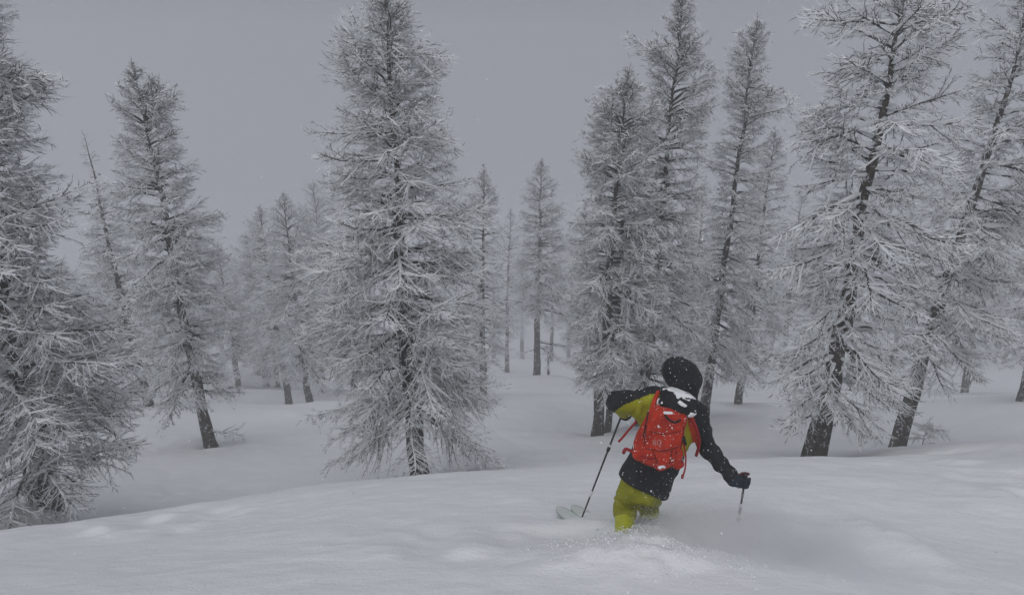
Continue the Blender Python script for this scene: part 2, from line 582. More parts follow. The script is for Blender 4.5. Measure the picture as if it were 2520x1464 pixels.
# ------------------------------------------------------------------ larch trees
def larch(label, base_px, d, trunk, width_px, prof, n_br, group=None, crown_from=None, seed=0,
          pitch=(-32, -10, 30), extra=(), bare_above=None, tip_len=.3, thin=.64, bold=False, grounded=True, cat='tree'):
    """trunk: [(px,py)...] from the base upwards, all at the depth plane of the base.
    prof: [(py, left_px, right_px)...] crown outline from the top down."""
    r = np.random.default_rng(seed + 1000)
    d = FD(d)
    b = P(base_px[0], base_px[1], d)
    Y = b[1]
    if grounded:
        b[2] = float(gz(np.array([b[0]]), np.array([Y]))[0])
    root = thing('larch_tree', tuple(b), label, cat, group)
    pts = np.array([on_plane_y(px, py, Y) for px, py in trunk])
    pts = np.concatenate([[b - np.array((0, 0, .25))], pts[1:] if abs(trunk[0][1] - base_px[1]) < 5 else pts])
    r0 = width_px / FPX * d / 2
    # resample the trunk
    seg = np.linalg.norm(np.diff(pts, axis=0), axis=1); cum = np.concatenate([[0], np.cumsum(seg)])
    Ht = cum[-1]; m = max(12, int(Ht / .22))
    qs = np.linspace(0, Ht, m)
    path = np.stack([np.interp(qs, cum, pts[:, k]) for k in range(3)], 1)
    for _ in range(6):                                   # round the polyline's corners
        path[1:-1] = .25 * path[:-2] + .5 * path[1:-1] + .25 * path[2:]
    path[2:-1, 0] += .045 * vnoise(qs[2:-1] / .9, np.full(m - 3, seed * 1.7), seed=31)
    path[:, 1] += .10 * vnoise(qs / 2.5, np.full(m, seed * 2.3), seed=33) * np.clip(qs, 0, 1)
    tt = qs / Ht
    rr = r0 * ((1 - tt) ** 1.05 * .95 + .025) * (1 + .28 * np.exp(-qs / .35))
    g = Geo()
    sides = 12
    ang = np.arange(sides) * 2 * math.pi / sides
    tang = np.gradient(path, axis=0)
    for k in range(m):
        dd, s, u = frame_for(tang[k])
        rad = rr[k] * (1 + .14 * vnoise(np.cos(ang) * 2.2 + 9 * seed, np.sin(ang) * 2.2, np.full(sides, qs[k] / .5), seed=41))
        g.V.append(path[k] - b + rad[:, None] * (np.cos(ang)[:, None] * s + np.sin(ang)[:, None] * u)); g.n += sides
    for k in range(m - 1):
        for j in range(sides):
            a = k * sides; j2 = (j + 1) % sides
            g.Q.append((a + j, a + j2, a + sides + j2, a + sides + j)); g.mq.append(0)
    link('trunk', g.mesh('trunk', [M_TRUNK], smooth=True), root)

    # crown outline in metres against height
    zz, le, ri = [], [], []
    for (py, l, rt) in prof:
        pl, pr = on_plane_y(l, py, Y), on_plane_y(rt, py, Y)
        cx = np.interp(pl[2], path[:, 2], path[:, 0])
        zz.append(pl[2]); le.append(max(.08, cx - pl[0])); ri.append(max(.08, pr[0] - cx))
    zz, le, ri = np.array(zz)[::-1], np.array(le)[::-1], np.array(ri)[::-1]
    if d > 33: le, ri = le * 1.25, ri * 1.25
    ztop = path[-1, 2]
    zlow = zz[0]
    if bare_above is not None:
        ztop_b = on_plane_y(base_px[0], bare_above, Y)[2]
    az = r.uniform(0, 6.28)

    def add(z, az, L, pit, meshes=None):
        x = np.interp(z, path[:, 2], path[:, 0]); y = np.interp(z, path[:, 2], path[:, 1])
        ci = class_of(L)
        fam = meshes or (BRF if d > 18.5 else BRB if bold else BR)[ci]
        me = fam[int(r.integers(0, len(fam)))]
        sc = L / (CLASSES[ci] if meshes is None else .5)
        o = bpy.data.objects.new('branch', me)
        COL.objects.link(o)
        o.parent = root
        o.location = (x - b[0], y - b[1], z - b[2])
        o.rotation_euler = (r.uniform(-.25, .25), -pit, az)
        o.scale = (sc, sc * r.choice((-1, 1)) * r.uniform(.9, 1.15), sc)

    span = ztop - zlow
    L_open = d < 33          # the sides turned uphill are thinner, so the trunk shows
    n_br = int(n_br * (thin if d < 33 else .85))
    for k in range(n_br):
        f = (k + r.random()) / n_br
        f = 1 - (1 - f) ** 1.06
        z = zlow + f * span * .985
        az += 2.39996 + r.uniform(-.5, .5)
        if math.sin(az) < -.55 and L_open and r.random() < .06: az += math.pi * r.uniform(.6, 1.4)
        tz = (z - b[2]) / (ztop - b[2])
        p = np.interp(tz, (0, .5, .88, 1), (pitch[0], pitch[1], pitch[2], pitch[2] + 18)) + r.uniform(-11, 11)
        p = math.radians(p)
        c = math.cos(az)
        zt = z
        Rl, Rr = np.interp(zt, zz, le), np.interp(zt, zz, ri)   # outline at the tip's height
        R = (Rr if c > 0 else Rl) * abs(c) + .5 * (Rl + Rr) * (1 - abs(c))
        R *= min(1.0, .30 + (ztop - zt) / (.14 * (ztop - b[2])))          # drawn in to a point at the leader
        z = min(zt - math.tan(p) * R * .9, ztop - .1)
        R *= r.choice((r.uniform(.45, .85), r.uniform(.85, 1.08)), p=(.42, .58))
        L = max(.14, R * 1.06 / math.cos(p))
        if bare_above is not None and z > ztop_b:
            if r.random() < .45: continue
            add(z, az, r.uniform(.6, 1.1) * (.10 + .40 * (ztop - z) / (ztop - ztop_b)), math.radians(r.uniform(-15, 40)), BARE)
            continue
        add(z, az, min(L, 3.3), p)
    # leader
    if bare_above is None:
        sc_ = min(1.0, Ht / 9)
        for k in range(11):
            q = .16 + .09 * k
            add(ztop - q * sc_, az + 2.4 * k, (.11 + .035 * k) * r.uniform(.75, 1.3) * sc_ ** .5, math.radians(r.uniform(35, 65) - 2.5 * k))
    for (py, px_tip, py_tip) in extra:                   # single long limbs the photo shows
        q = on_plane_y(base_px[0], py, Y); e = on_plane_y(px_tip, py_tip, Y)
        x = np.interp(q[2], path[:, 2], path[:, 0])
        dx, dz = e[0] - x, e[2] - q[2]
        L = math.hypot(dx, dz)
        pit = math.asin(dz / L)
        add(q[2], (0 if dx > 0 else math.pi) + r.uniform(-.3, .3), L, pit)
    return root


# --- foreground and middle trees
larch('dense frosted larch on the left edge, its trunk cut off by the frame',
      (125, 1280), 12, [(125, 1280), (100, 1180), (60, 980), (25, 780), (-20, 500), (-45, 300), (-75, 80), (-110, -180)], 66,
      [(-180, -140, -80), (-60, -170, -5), (60, -180, 20), (170, -200, 95), (250, -210, 100), (330, -210, 70), (400, -220, 70), (470, -230, 110), (560, -260, 130),
       (640, -260, 150), (700, -280, 200), (800, -280, 250), (870, -290, 320), (960, -280, 320), (1040, -270, 300), (1110, -240, 350), (1150, -170, 320), (1190, -90, 260)],
      290, seed=1, thin=1.0, bold=True, extra=((540, 215, 485), (560, 200, 560), (200, 112, 178), (900, 330, 905), (1150, 352, 1120)), pitch=(-16, -8, 30))
larch('slender bent frosted larch left of centre with a bare foot and one low sprig',
      (520, 1095), 20, [(520, 1095), (490, 960), (455, 800), (425, 640), (400, 480), (375, 360), (350, 250), (325, 140)], 30,
      [(140, 312, 345), (185, 300, 372), (210, 285, 430), (250, 285, 440), (290, 310, 420), (330, 302, 455), (380, 300, 450), (440, 270, 480), (500, 285, 480),
       (550, 290, 545), (620, 305, 540), (700, 310, 545), (790, 330, 545), (850, 350, 540), (920, 380, 545), (960, 380, 590), (985, 400, 590)],
      230, seed=2, thin=.84, extra=((1060, 592, 1085), (900, 385, 1030), (560, 545, 545)), pitch=(-25, -8, 30))
larch('thin leaning larch with a bare dead top, beside the slender larch on the left',
      (365, 992), 27, [(365, 992), (345, 910), (318, 820), (290, 690), (262, 560), (240, 470), (232, 420), (218, 385), (212, 350), (200, 318)], 22,
      [(320, 195, 205), (440, 228, 250), (500, 225, 290), (560, 215, 310), (600, 205, 320), (700, 230, 350), (800, 240, 380), (900, 290, 420), (960, 310, 420)],
      210, seed=3, thin=1.0, bare_above=430, pitch=(-15, -5, 20))
larch('tall wide frosted larch in the centre, its trunk standing just behind the snow lip',
      (1035, 1179), 14, [(1035, 1179), (1022, 1050), (1005, 900), (992, 700), (985, 560), (975, 400), (965, 200), (950, 50), (935, -70)], 50,
      [(-70, 920, 950), (-20, 860, 1010), (20, 838, 1035), (70, 830, 1050), (110, 815, 1080), (160, 812, 1108), (215, 840, 1050), (260, 835, 1085), (310, 820, 1120),
       (350, 780, 1125), (385, 775, 1110), (430, 810, 1150), (480, 800, 1165), (560, 780, 1190), (650, 760, 1200), (740, 750, 1210), (830, 800, 1215), (900, 835, 1220), (960, 840, 1220),
       (1030, 830, 1205), (1085, 860, 1190)],
      285, seed=4, thin=.72, extra=((930, 765, 1080), (985, 860, 1160), (1000, 1190, 1165), (760, 745, 860), (330, 778, 352), (1010, 1205, 1150), (1000, 900, 1165), (130, 1108, 140)), pitch=(-30, -8, 32))
larch('broad frosted larch right of centre, its trunk rising left of the skier',
      (1469, 1070), 20, [(1469, 1070), (1479, 928), (1491, 823), (1506, 620), (1521, 400), (1540, 250), (1552, 155)], 30,
      [(150, 1540, 1562), (200, 1490, 1600), (240, 1450, 1620), (300, 1465, 1620), (380, 1425, 1630), (460, 1450, 1640), (540, 1410, 1650), (640, 1405, 1650), (760, 1400, 1640), (860, 1405, 1620), (950, 1410, 1580)],
      240, seed=5, thin=.92, pitch=(-22, -6, 30))
larch('spindly frosted larch close behind the broad one, only its foot showing clear',
      (1493, 1062), 21.5, [(1493, 1062), (1504, 948), (1530, 700), (1560, 430)], 20,
      [(430, 1550, 1570), (600, 1480, 1610), (800, 1440, 1620), (950, 1430, 1590), (1000, 1450, 1560)], 90, seed=6)
larch('tall frosted larch rising behind the skier, its dark trunk bare in the upper half',
      (1578, 1042), 21, [(1578, 1042), (1604, 795), (1614, 680), (1636, 502), (1645, 337), (1654, 251), (1668, 133), (1676, 36), (1684, -30)], 30,
      [(-30, 1672, 1695), (10, 1620, 1740), (60, 1630, 1735), (110, 1550, 1745), (150, 1610, 1760), (210, 1590, 1760), (260, 1600, 1760), (300, 1560, 1745), (380, 1540, 1740), (480, 1530, 1750),
       (600, 1500, 1750), (720, 1480, 1740), (840, 1470, 1740), (930, 1490, 1720), (985, 1520, 1690)],
      250, seed=7, thin=.84, extra=((170, 1546, 100), (320, 1760, 235)), pitch=(-22, -4, 32))
larch('narrow frosted larch with a pointed top right of the skier, its trunk leaning right',
      (1731, 1020), 23, [(1731, 1020), (1737, 976), (1757, 847), (1773, 734), (1781, 625), (1793, 573), (1815, 416), (1829, 323), (1838, 215), (1855, 110), (1862, 30)], 26,
      [(30, 1852, 1872), (70, 1810, 1905), (120, 1785, 1910), (170, 1800, 1890), (210, 1780, 1910), (250, 1775, 1945), (290, 1790, 1880), (340, 1765, 1890), (420, 1750, 1890), (520, 1750, 1880), (620, 1710, 1880), (720, 1700, 1880), (820, 1690, 1870), (930, 1690, 1850)],
      240, seed=8, thin=.86, extra=((215, 1945, 245),), pitch=(-26, -5, 34))
larch('frosted larch half hidden behind the pointed one, its foot showing right of it',
      (1816, 995), 28, [(1816, 995), (1826, 936), (1838, 875), (1865, 640), (1895, 430), (1908, 310)], 19,
      [(305, 1898, 1920), (360, 1860, 1935), (430, 1850, 1940), (520, 1830, 1945), (640, 1800, 1945), (760, 1780, 1940), (860, 1770, 1920), (940, 1780, 1880)], 190, seed=9, thin=.85)
larch('big frosted larch on the right leaning right, with snow-lined limbs, thick dark foot',
      (1998, 1131), 13.5, [(1998, 1131), (2030, 1010), (2070, 840), (2105, 650), (2150, 400), (2200, 160), (2228, 20), (2250, -120)], 54,
      [(-120, 2235, 2265), (-60, 2120, 2370), (0, 2070, 2390), (70, 2000, 2360), (120, 2010, 2370), (170, 2040, 2360), (230, 2010, 2330), (290, 2000, 2350), (350, 1955, 2360), (420, 2000, 2330), (500, 1990, 2340), (580, 1920, 2340), (660, 1950, 2320),
       (740, 1912, 2310), (820, 1930, 2290), (900, 1910, 2230), (960, 1880, 2200), (1020, 1875, 2150), (1045, 1880, 2110)],
      230, seed=10, thin=.56, bold=True, extra=((300, 1958, 385), (60, 2002, 75), (480, 1915, 585), (590, 1925, 690), (860, 1885, 945), (840, 2210, 1040), (560, 2330, 760)), pitch=(-30, -14, 24))
larch('second right-hand larch leaning right behind the big one, its crown touching the right edge',
      (2205, 1104), 17, [(2205, 1104), (2240, 1000), (2285, 850), (2330, 680), (2400, 460), (2450, 300), (2500, 130), (2530, -20), (2545, -110)], 40,
      [(-110, 2530, 2560), (-40, 2480, 2600), (60, 2430, 2640), (130, 2440, 2650), (200, 2400, 2640), (300, 2380, 2640), (420, 2330, 2620), (520, 2290, 2600), (620, 2270, 2590), (720, 2230, 2560), (820, 2190, 2520), (900, 2170, 2450), (930, 2180, 2400)],
      230, seed=11, bold=True, extra=((760, 2430, 940), (480, 2560, 540), (1040, 2320, 1060)), pitch=(-28, -10, 26))
larch('frosted larch at the right edge, only its left boughs and foot in view',
      (2522, 978), 24, [(2522, 978), (2545, 860), (2580, 640), (2620, 400), (2650, 200)], 30,
      [(200, 2630, 2665), (350, 2550, 2700), (500, 2500, 2720), (650, 2470, 2700), (780, 2450, 2680), (880, 2455, 2640), (930, 2470, 2600)], 150, seed=12, pitch=(-28, -10, 26))

# --- the hazier trees further down the slope
HZ = 'hazy larches further down the slope'
larch('hazy larch with a dark bare foot, left of the pair near the centre',
      (712, 1004), 36, [(712, 1004), (690, 860), (668, 720), (650, 600), (640, 500)], 18,
      [(500, 630, 650), (560, 610, 700), (650, 600, 710), (750, 610, 730), (850, 620, 740), (930, 640, 750)], 130, HZ, seed=20)
larch('hazy larch with a kinked dark foot, between its neighbour and the wide central larch',
      (765, 1013), 34, [(765, 1013), (750, 920), (735, 800), (720, 680), (706, 560), (697, 468)], 19,
      [(465, 690, 705), (500, 665, 730), (580, 650, 780), (680, 650, 800), (780, 660, 820), (880, 690, 830), (940, 700, 840)], 150, HZ, seed=21)
larch('hazy larch standing furthest left of the far group, its top rounded by fog',
      (655, 950), 44, [(655, 950), (632, 780), (614, 660), (603, 570)], 16,
      [(570, 590, 615), (620, 560, 650), (720, 545, 670), (820, 550, 690), (890, 580, 700)], 120, HZ, seed=22)
larch('hazy larch twin-footed with the leftmost of the far group',
      (638, 938), 47, [(638, 938), (622, 800), (610, 690), (600, 610)], 14,
      [(610, 590, 612), (680, 560, 650), (780, 560, 670), (880, 580, 680)], 80, HZ, seed=23)
larch('faint tall larch fading into fog just left of the wide central larch',
      (830, 958), 50, [(830, 958), (810, 800), (790, 640), (778, 530), (770, 440)], 16,
      [(440, 750, 795), (500, 735, 830), (600, 720, 860), (720, 720, 880), (840, 740, 890)], 150, HZ, seed=24)
larch('slim hazy larch half hidden by the right side of the wide central larch',
      (1188, 935), 30, [(1188, 935), (1188, 800), (1188, 650), (1190, 500), (1191, 400)], 19,
      [(400, 1184, 1200), (450, 1150, 1222), (520, 1140, 1230), (600, 1130, 1240), (700, 1120, 1250), (800, 1120, 1260), (880, 1130, 1275)], 170, HZ, seed=25)
larch('small faint larch between the slim hazy one and the lone straight-trunked one',
      (1248, 885), 46, [(1248, 885), (1248, 750), (1254, 600), (1256, 510)], 12,
      [(510, 1248, 1264), (560, 1230, 1282), (660, 1220, 1290), (760, 1215, 1290), (840, 1220, 1290)], 100, HZ, seed=26)
larch('lone hazy larch with a straight clear dark trunk standing in the gap',
      (1322, 920), 36, [(1322, 920), (1323, 800), (1326, 650), (1330, 500), (1335, 385)], 19,
      [(385, 1328, 1342), (420, 1305, 1355), (480, 1290, 1375), (550, 1285, 1385), (640, 1270, 1400), (720, 1270, 1410), (790, 1270, 1410)], 170, HZ, seed=27,
      extra=((840, 1440, 870), (860, 1270, 880), (850, 1400, 900)))
larch('small faint larch tucked right behind the lone straight-trunked one',
      (1358, 840), 52, [(1358, 840), (1360, 720), (1364, 600)], 11,
      [(600, 1355, 1372), (660, 1340, 1392), (760, 1330, 1400), (810, 1335, 1400)], 80, HZ, seed=28)
larch('hazy larch peeping out left of the broad larch right of centre',
      (1438, 905), 38, [(1438, 905), (1438, 800), (1436, 650), (1440, 500)], 15,
      [(500, 1430, 1448), (580, 1400, 1480), (700, 1385, 1490), (800, 1380, 1500), (860, 1385, 1500)], 120, HZ, seed=29)
larch('hazy larch seen low through the gap left of the big right-hand larch',
      (1925, 905), 44, [(1925, 905), (1940, 760), (1960, 600), (1975, 470)], 15,
      [(470, 1965, 1990), (540, 1930, 2020), (660, 1900, 2050), (780, 1880, 2050), (860, 1880, 2030)], 130, HZ, seed=30)
larch('faint larch behind the boughs of the big right-hand larch',
      (2090, 930), 42, [(2090, 930), (2110, 780), (2130, 600), (2150, 430)], 16,
      [(430, 2140, 2160), (520, 2090, 2200), (650, 2060, 2230), (780, 2040, 2230), (880, 2050, 2210)], 130, HZ, seed=31)
larch('faint larch in the fog between the two leaning right-hand trunks',
      (2380, 940), 36, [(2380, 940), (2400, 780), (2430, 600), (2450, 440)], 17,
      [(440, 2440, 2460), (520, 2400, 2500), (650, 2360, 2540), (780, 2340, 2540), (880, 2340, 2500)], 130, HZ, seed=32)
larch('hazy round-topped larch just right of the dense one on the left edge',
      (175, 985), 33, [(175, 985), (165, 860), (155, 740), (148, 640)], 18,
      [(640, 135, 160), (690, 100, 190), (780, 70, 220), (870, 80, 240), (930, 100, 240)], 130, HZ, seed=33)
larch('faint larch behind the leaning dead-topped one',
      (270, 960), 42, [(270, 960), (255, 820), (245, 690), (240, 590)], 16,
      [(590, 230, 250), (650, 205, 285), (760, 190, 320), (860, 190, 330), (910, 200, 330)], 120, HZ, seed=34)
larch('faint larch right of the slender bent larch, thinning into fog',
      (475, 915), 48, [(475, 915), (465, 800), (455, 680), (450, 590)], 15,
      [(590, 440, 460), (650, 410, 500), (760, 400, 530), (850, 400, 540)], 110, HZ, seed=35)
larch('hazy larch behind the dense left-edge tree, mostly hidden by it',
      (20, 1000), 28, [(20, 1000), (0, 860), (-20, 700), (-35, 560)], 20,
      [(560, -45, -25), (640, -90, 40), (760, -110, 90), (900, -100, 110), (960, -60, 110)], 110, HZ, seed=36)

for (lab, px, py, d, top, w, sd_) in (
        ('broad hazy larch filling the gap between the furthest-left one and the dark-footed pair', 684, 965, 44, 520, 95, 60),
        ('broad hazy larch just right of the kinked-foot one, touching the wide central larch', 800, 985, 39, 500, 90, 61),
        ('broad hazy larch right of the slender bent larch, before the far group', 588, 958, 42, 590, 80, 62),
        ('hazy larch low behind the left skirts of the wide central larch', 872, 975, 41, 560, 80, 63),
        ('hazy larch between the broad one and the pointed one right of the skier', 1688, 960, 34, 430, 80, 64)):
    ln_ = (px - 1260) / 4600 * (py - top)
    larch(lab, (px, py), d, [(px, py), (px + ln_ * .5, (py + top) / 2), (px + ln_, top)], 15,
          [(top, px + ln_ - 8, px + ln_ + 8), (top + (py - top) * .25, px + ln_ * .8 - w * .45, px + ln_ * .8 + w * .45), (top + (py - top) * .6, px - w * .75, px + w * .75), (py - 50, px - w * .8, px + w * .8)],
          140, HZ, seed=sd_)

# saplings
larch('bare little sapling poking from the snow left of the far pair',
      (588, 960), 38, [(588, 960), (583, 925), (578, 900)], 7, [(900, 565, 592), (940, 570, 605)], 12, 'bare saplings in the snow', seed=40)
larch('thin twiggy sapling beside the foot of the second right-hand larch',
      (2265, 1098), 16.5, [(2265, 1098), (2276, 1075), (2292, 1045)], 4, [(1045, 2280, 2310), (1070, 2250, 2320), (1088, 2245, 2310)], 14, 'bare saplings in the snow', seed=41)
larch('low sapling right of the lone straight-trunked larch, a few twigs high',
      (1350, 912), 36, [(1350, 912), (1348, 880), (1345, 850)], 7, [(850, 1335, 1355), (900, 1335, 1372)], 10, 'bare saplings in the snow', seed=42)

# a far row fading out: nothing sets one apart from the next
fr = np.random.default_rng(77)
FAR = [(500, 860, 62, 640), (545, 850, 66, 600), (590, 850, 70, 650), (690, 860, 66, 560), (745, 850, 72, 520), (860, 860, 62, 540), (905, 850, 68, 560), (1100, 850, 64, 560), (1150, 845, 68, 600),
       (1215, 840, 70, 620), (1285, 842, 66, 600), (1400, 838, 66, 590), (1470, 840, 70, 540), (1690, 850, 62, 560), (1900, 850, 62, 560), (1990, 850, 66, 520), (2050, 860, 60, 540),
       (2200, 870, 58, 480), (2320, 880, 54, 500), (2470, 890, 52, 500), (400, 880, 60, 600), (330, 885, 60, 580), (110, 900, 52, 640), (-30, 900, 50, 640)]
for k, (px, py, d, top) in enumerate(FAR):
    lean = (px - 1260) / 4600
    hgt = py - top
    tx = px + lean * hgt
    w = hgt * fr.uniform(.13, .19)
    larch('faint grey larch in the far row fading into the fog', (px, py), d, [(px, py), (px + lean * hgt * .5, py - hgt * .5), (tx, top)], 11,
          [(top, tx - 6, tx + 6), (top + hgt * .3, tx - w * .8, tx + w * .8), (top + hgt * .65, px - w * 1.1, px + w * 1.1), (py - 25, px - w, px + w)],
          75, 'far row of larches in the fog', seed=50 + k)


# ------------------------------------------------------------------ surfaces from distance fields (for the skier)
def snet(f, lo, hi, h):
    """naive surface nets; f takes (...,3) and returns a signed distance"""
    lo, hi = np.array(lo, float), np.array(hi, float)
    n = np.ceil((hi - lo) / h).astype(int) + 1
    ax = [lo[k] + h * np.arange(n[k]) for k in range(3)]
    G = np.stack(np.meshgrid(*ax, indexing='ij'), -1)
    D = f(G)
    c = [D[a:n[0] - 1 + a, b:n[1] - 1 + b, e:n[2] - 1 + e] for a in (0, 1) for b in (0, 1) for e in (0, 1)]
    offs = [(a, b, e) for a in (0, 1) for b in (0, 1) for e in (0, 1)]
    sg = np.stack([q < 0 for q in c])
    act = sg.any(0) & ~sg.all(0)
    acc = np.zeros(act.shape + (3,)); cnt = np.zeros(act.shape)
    for i in range(8):
        for j in range(i + 1, 8):
            if sum(abs(x - y) for x, y in zip(offs[i], offs[j])) != 1: continue
            m = (sg[i] != sg[j]) & act
            t = c[i][m] / (c[i][m] - c[j][m])
            acc[m] += np.array(offs[i]) * (1 - t)[:, None] + np.array(offs[j]) * t[:, None]
            cnt[m] += 1
    idx = np.full(act.shape, -1); idx[act] = np.arange(act.sum())
    ii = np.argwhere(act)
    V = lo + h * (ii + acc[act] / cnt[act][:, None])
    F = []
    for a in range(3):
        b, e = (a + 1) % 3, (a + 2) % 3
        s0 = D < 0
        sl0 = [slice(None)] * 3; sl1 = [slice(None)] * 3
        sl0[a] = slice(0, -1); sl1[a] = slice(1, None)
        cross = s0[tuple(sl0)] != s0[tuple(sl1)]
        pos = np.argwhere(cross)
        pos = pos[(pos[:, b] > 0) & (pos[:, e] > 0) & (pos[:, b] < n[b] - 1) & (pos[:, e] < n[e] - 1)]
        inside = s0[tuple(pos.T)]
        def at(db, de):
            q = pos.copy(); q[:, b] -= db; q[:, e] -= de
            return idx[tuple(q.T)]
        quad = np.stack([at(1, 1), at(0, 1), at(0, 0), at(1, 0)], 1)
        quad[~inside] = quad[~inside][:, ::-1]
        F.append(quad)
    F = np.concatenate(F)
    return V, F[(F >= 0).all(1)]


def smin(a, b, k):
    h = np.clip(.5 + .5 * (b - a) / k, 0, 1)
    return b * (1 - h) + a * h - k * h * (1 - h)


def cap(p, a, b, ra, rb, w=None, hw=0.0, hw2=None):
    """tapered capsule; w/hw stretch it sideways into a flat slab"""
    a, b = np.array(a, float), np.array(b, float)
    ab = b - a
    t = np.clip(((p - a) @ ab) / (ab @ ab), 0, 1)
    q = p - a - t[..., None] * ab
    if w is not None:
        w = np.array(w, float); w /= np.linalg.norm(w)
        h2 = hw if hw2 is None else hw2
        hh = hw * (1 - t) + h2 * t
        l = q @ w
        q = q - np.clip(l, -hh, hh)[..., None] * w
    return np.linalg.norm(q, axis=-1) - (ra * (1 - t) + rb * t)


def ell(p, c, R, rad):
    """ellipsoid, R rows are its axes"""
    q = ((p - np.array(c)) @ np.array(R).T)
    rad = np.array(rad)
    k0 = np.linalg.norm(q / rad, axis=-1); k1 = np.linalg.norm(q / rad ** 2, axis=-1)
    return k0 * (k0 - 1) / (k1 + 1e-9)


def rbox(p, c, R, half, r):
    q = np.abs((p - np.array(c)) @ np.array(R).T) - np.array(half) + r
    return np.linalg.norm(np.maximum(q, 0), axis=-1) + np.minimum(q.max(-1), 0) - r


# skier's own frame: x to the right, y up the picture, z away, in metres about his boots
D0 = 5.22


def K(zx, zy, d=0.0):
    """measured off the enlarged photograph, d metres further than D0"""
    px, py = 1312.5 + zx * .36759, 840 + zy * .36757
    D = D0 + d
    return np.array(((px - W0 / 2) / FPX * D, -(py - H0 / 2) / FPX * D, D))


def toW(v):
    v = np.atleast_2d(v)
    return v[:, :1] * RGT + v[:, 1:2] * UPV + v[:, 2:3] * FWD


BASE = SK.copy()
BASE[2] = float(gz(np.array([SK[0]]), np.array([SK[1]]))[0])


def fold(p, s, seed, amp):
    return amp * vnoise(p[..., 0] * s, p[..., 1] * s * .8, p[..., 2] * s, seed=seed)


def part(name, parent, f, lo, hi, h, mats, zone=None, org=None):
    V, F = snet(f, lo, hi, h)
    mid = None
    if zone is not None:
        mid = zone(V[F].mean(1))
    org = BASE if org is None else org
    me = mesh_np(name, toW(V) - org, F[:, ::-1], mats, mid, True)
    # orient outwards
    return link(name, me, parent)


def fabric(name, c, rough=.75, var=.25, bs=260, spec=.25):
    c = np.array(c)
    return noise_mat(name, tuple(c * (1 - var)), tuple(c * (1 + var)), 9, rough, .25, bs, spec=spec)


M_BLACK = fabric('black_shell', (.016, .017, .020), .7)
M_LIME = fabric('lime_shell', (.32, .315, .012), .7, .15)
M_PANT = fabric('olive_lime_trouser', (.25, .25, .012), .7, .18)
M_BOOT = noise_mat('lime_boot_plastic', (.36, .38, .012), (.48, .50, .03), 6, .35, spec=.5)
M_RED = fabric('red_pack_cloth', (.47, .030, .010), .6, .18)
M_ORANGE = fabric('orange_red_panel', (.45, .05, .015), .7, .18)
M_STRAP = fabric('red_webbing', (.30, .014, .016), .7)
M_GLOVE = fabric('dark_red_glove', (.085, .018, .020), .7)
M_GLOVE2 = fabric('blue_black_glove_palm', (.018, .028, .040), .7)
M_SKIN = noise_mat('skin', (.45, .27, .20), (.5, .3, .23), 20, .5)
M_POLE = noise_mat('pole_black', (.012, .012, .014), (.02, .02, .022), 10, .4, spec=.5)
M_MARK = noise_mat('pale_print', (.34, .16, .15), (.5, .3, .29), 60, .6)
M_WHITE = noise_mat('white_mark', (.6, .6, .62), (.75, .75, .77), 20, .5)
M_SKI = noise_mat('ski_topsheet', (.50, .54, .53), (.60, .63, .62), 5, .35, spec=.5)
M_SKI2 = noise_mat('ski_edge', (.24, .30, .29), (.3, .36, .34), 5, .35, spec=.5)
M_GREY = noise_mat('pole_grey', (.20, .21, .22), (.3, .3, .31), 20, .5)
M_LENS = noise_mat('goggle_lens', (.02, .03, .05), (.03, .04, .06), 5, .1, spec=.8)

person = thing('person', tuple(BASE),
               'skier seen from behind in black hood, black and lime jacket, lime trousers, arms spread', 'person')

# joints
shL, shR = K(835, 385, -.02), K(1075, 475, .0)
elL, wrL = K(555, 402, -.03), K(615, 480, .28)
elR, wrR = K(1172, 725, .03), K(1345, 925, -.06)
neck, chest, waist, pel = K(985, 370, .03), K(935, 520, .04), K(810, 790, .03), K(760, 905, .02)
hd = K(985, 222, .04)
hipL, hipR = K(690, 930, .02), K(835, 950, .05)
knL, knR = K(612, 1085, .23), K(765, 1085, .42)
anL, anR = K(612, 1225, .02), K(790, 1190, .33)
toL, toR = anL + np.array((-.04, -.05, .16)), anR + np.array((-.04, -.03, .16))
spine = (chest - pel) / np.linalg.norm(chest - pel)
side = (shR - shL); side -= spine * (side @ spine); side /= np.linalg.norm(side)
back = np.cross(side, spine); back /= np.linalg.norm(back)
if back[2] > 0: back = -back                        # towards the camera
# head axes
hup = (hd - neck) + np.array((.03, .02, 0)); hup /= np.linalg.norm(hup)
hup = K(940, 118) - K(1010, 330); hup /= np.linalg.norm(hup)
hrt = np.cross(hup, np.array((0, 0, 1.))); hrt /= np.linalg.norm(hrt)
if hrt[0] < 0: hrt = -hrt
hfw = np.cross(hrt, hup); hfw /= np.linalg.norm(hfw)
if hfw[2] < 0: hfw = -hfw


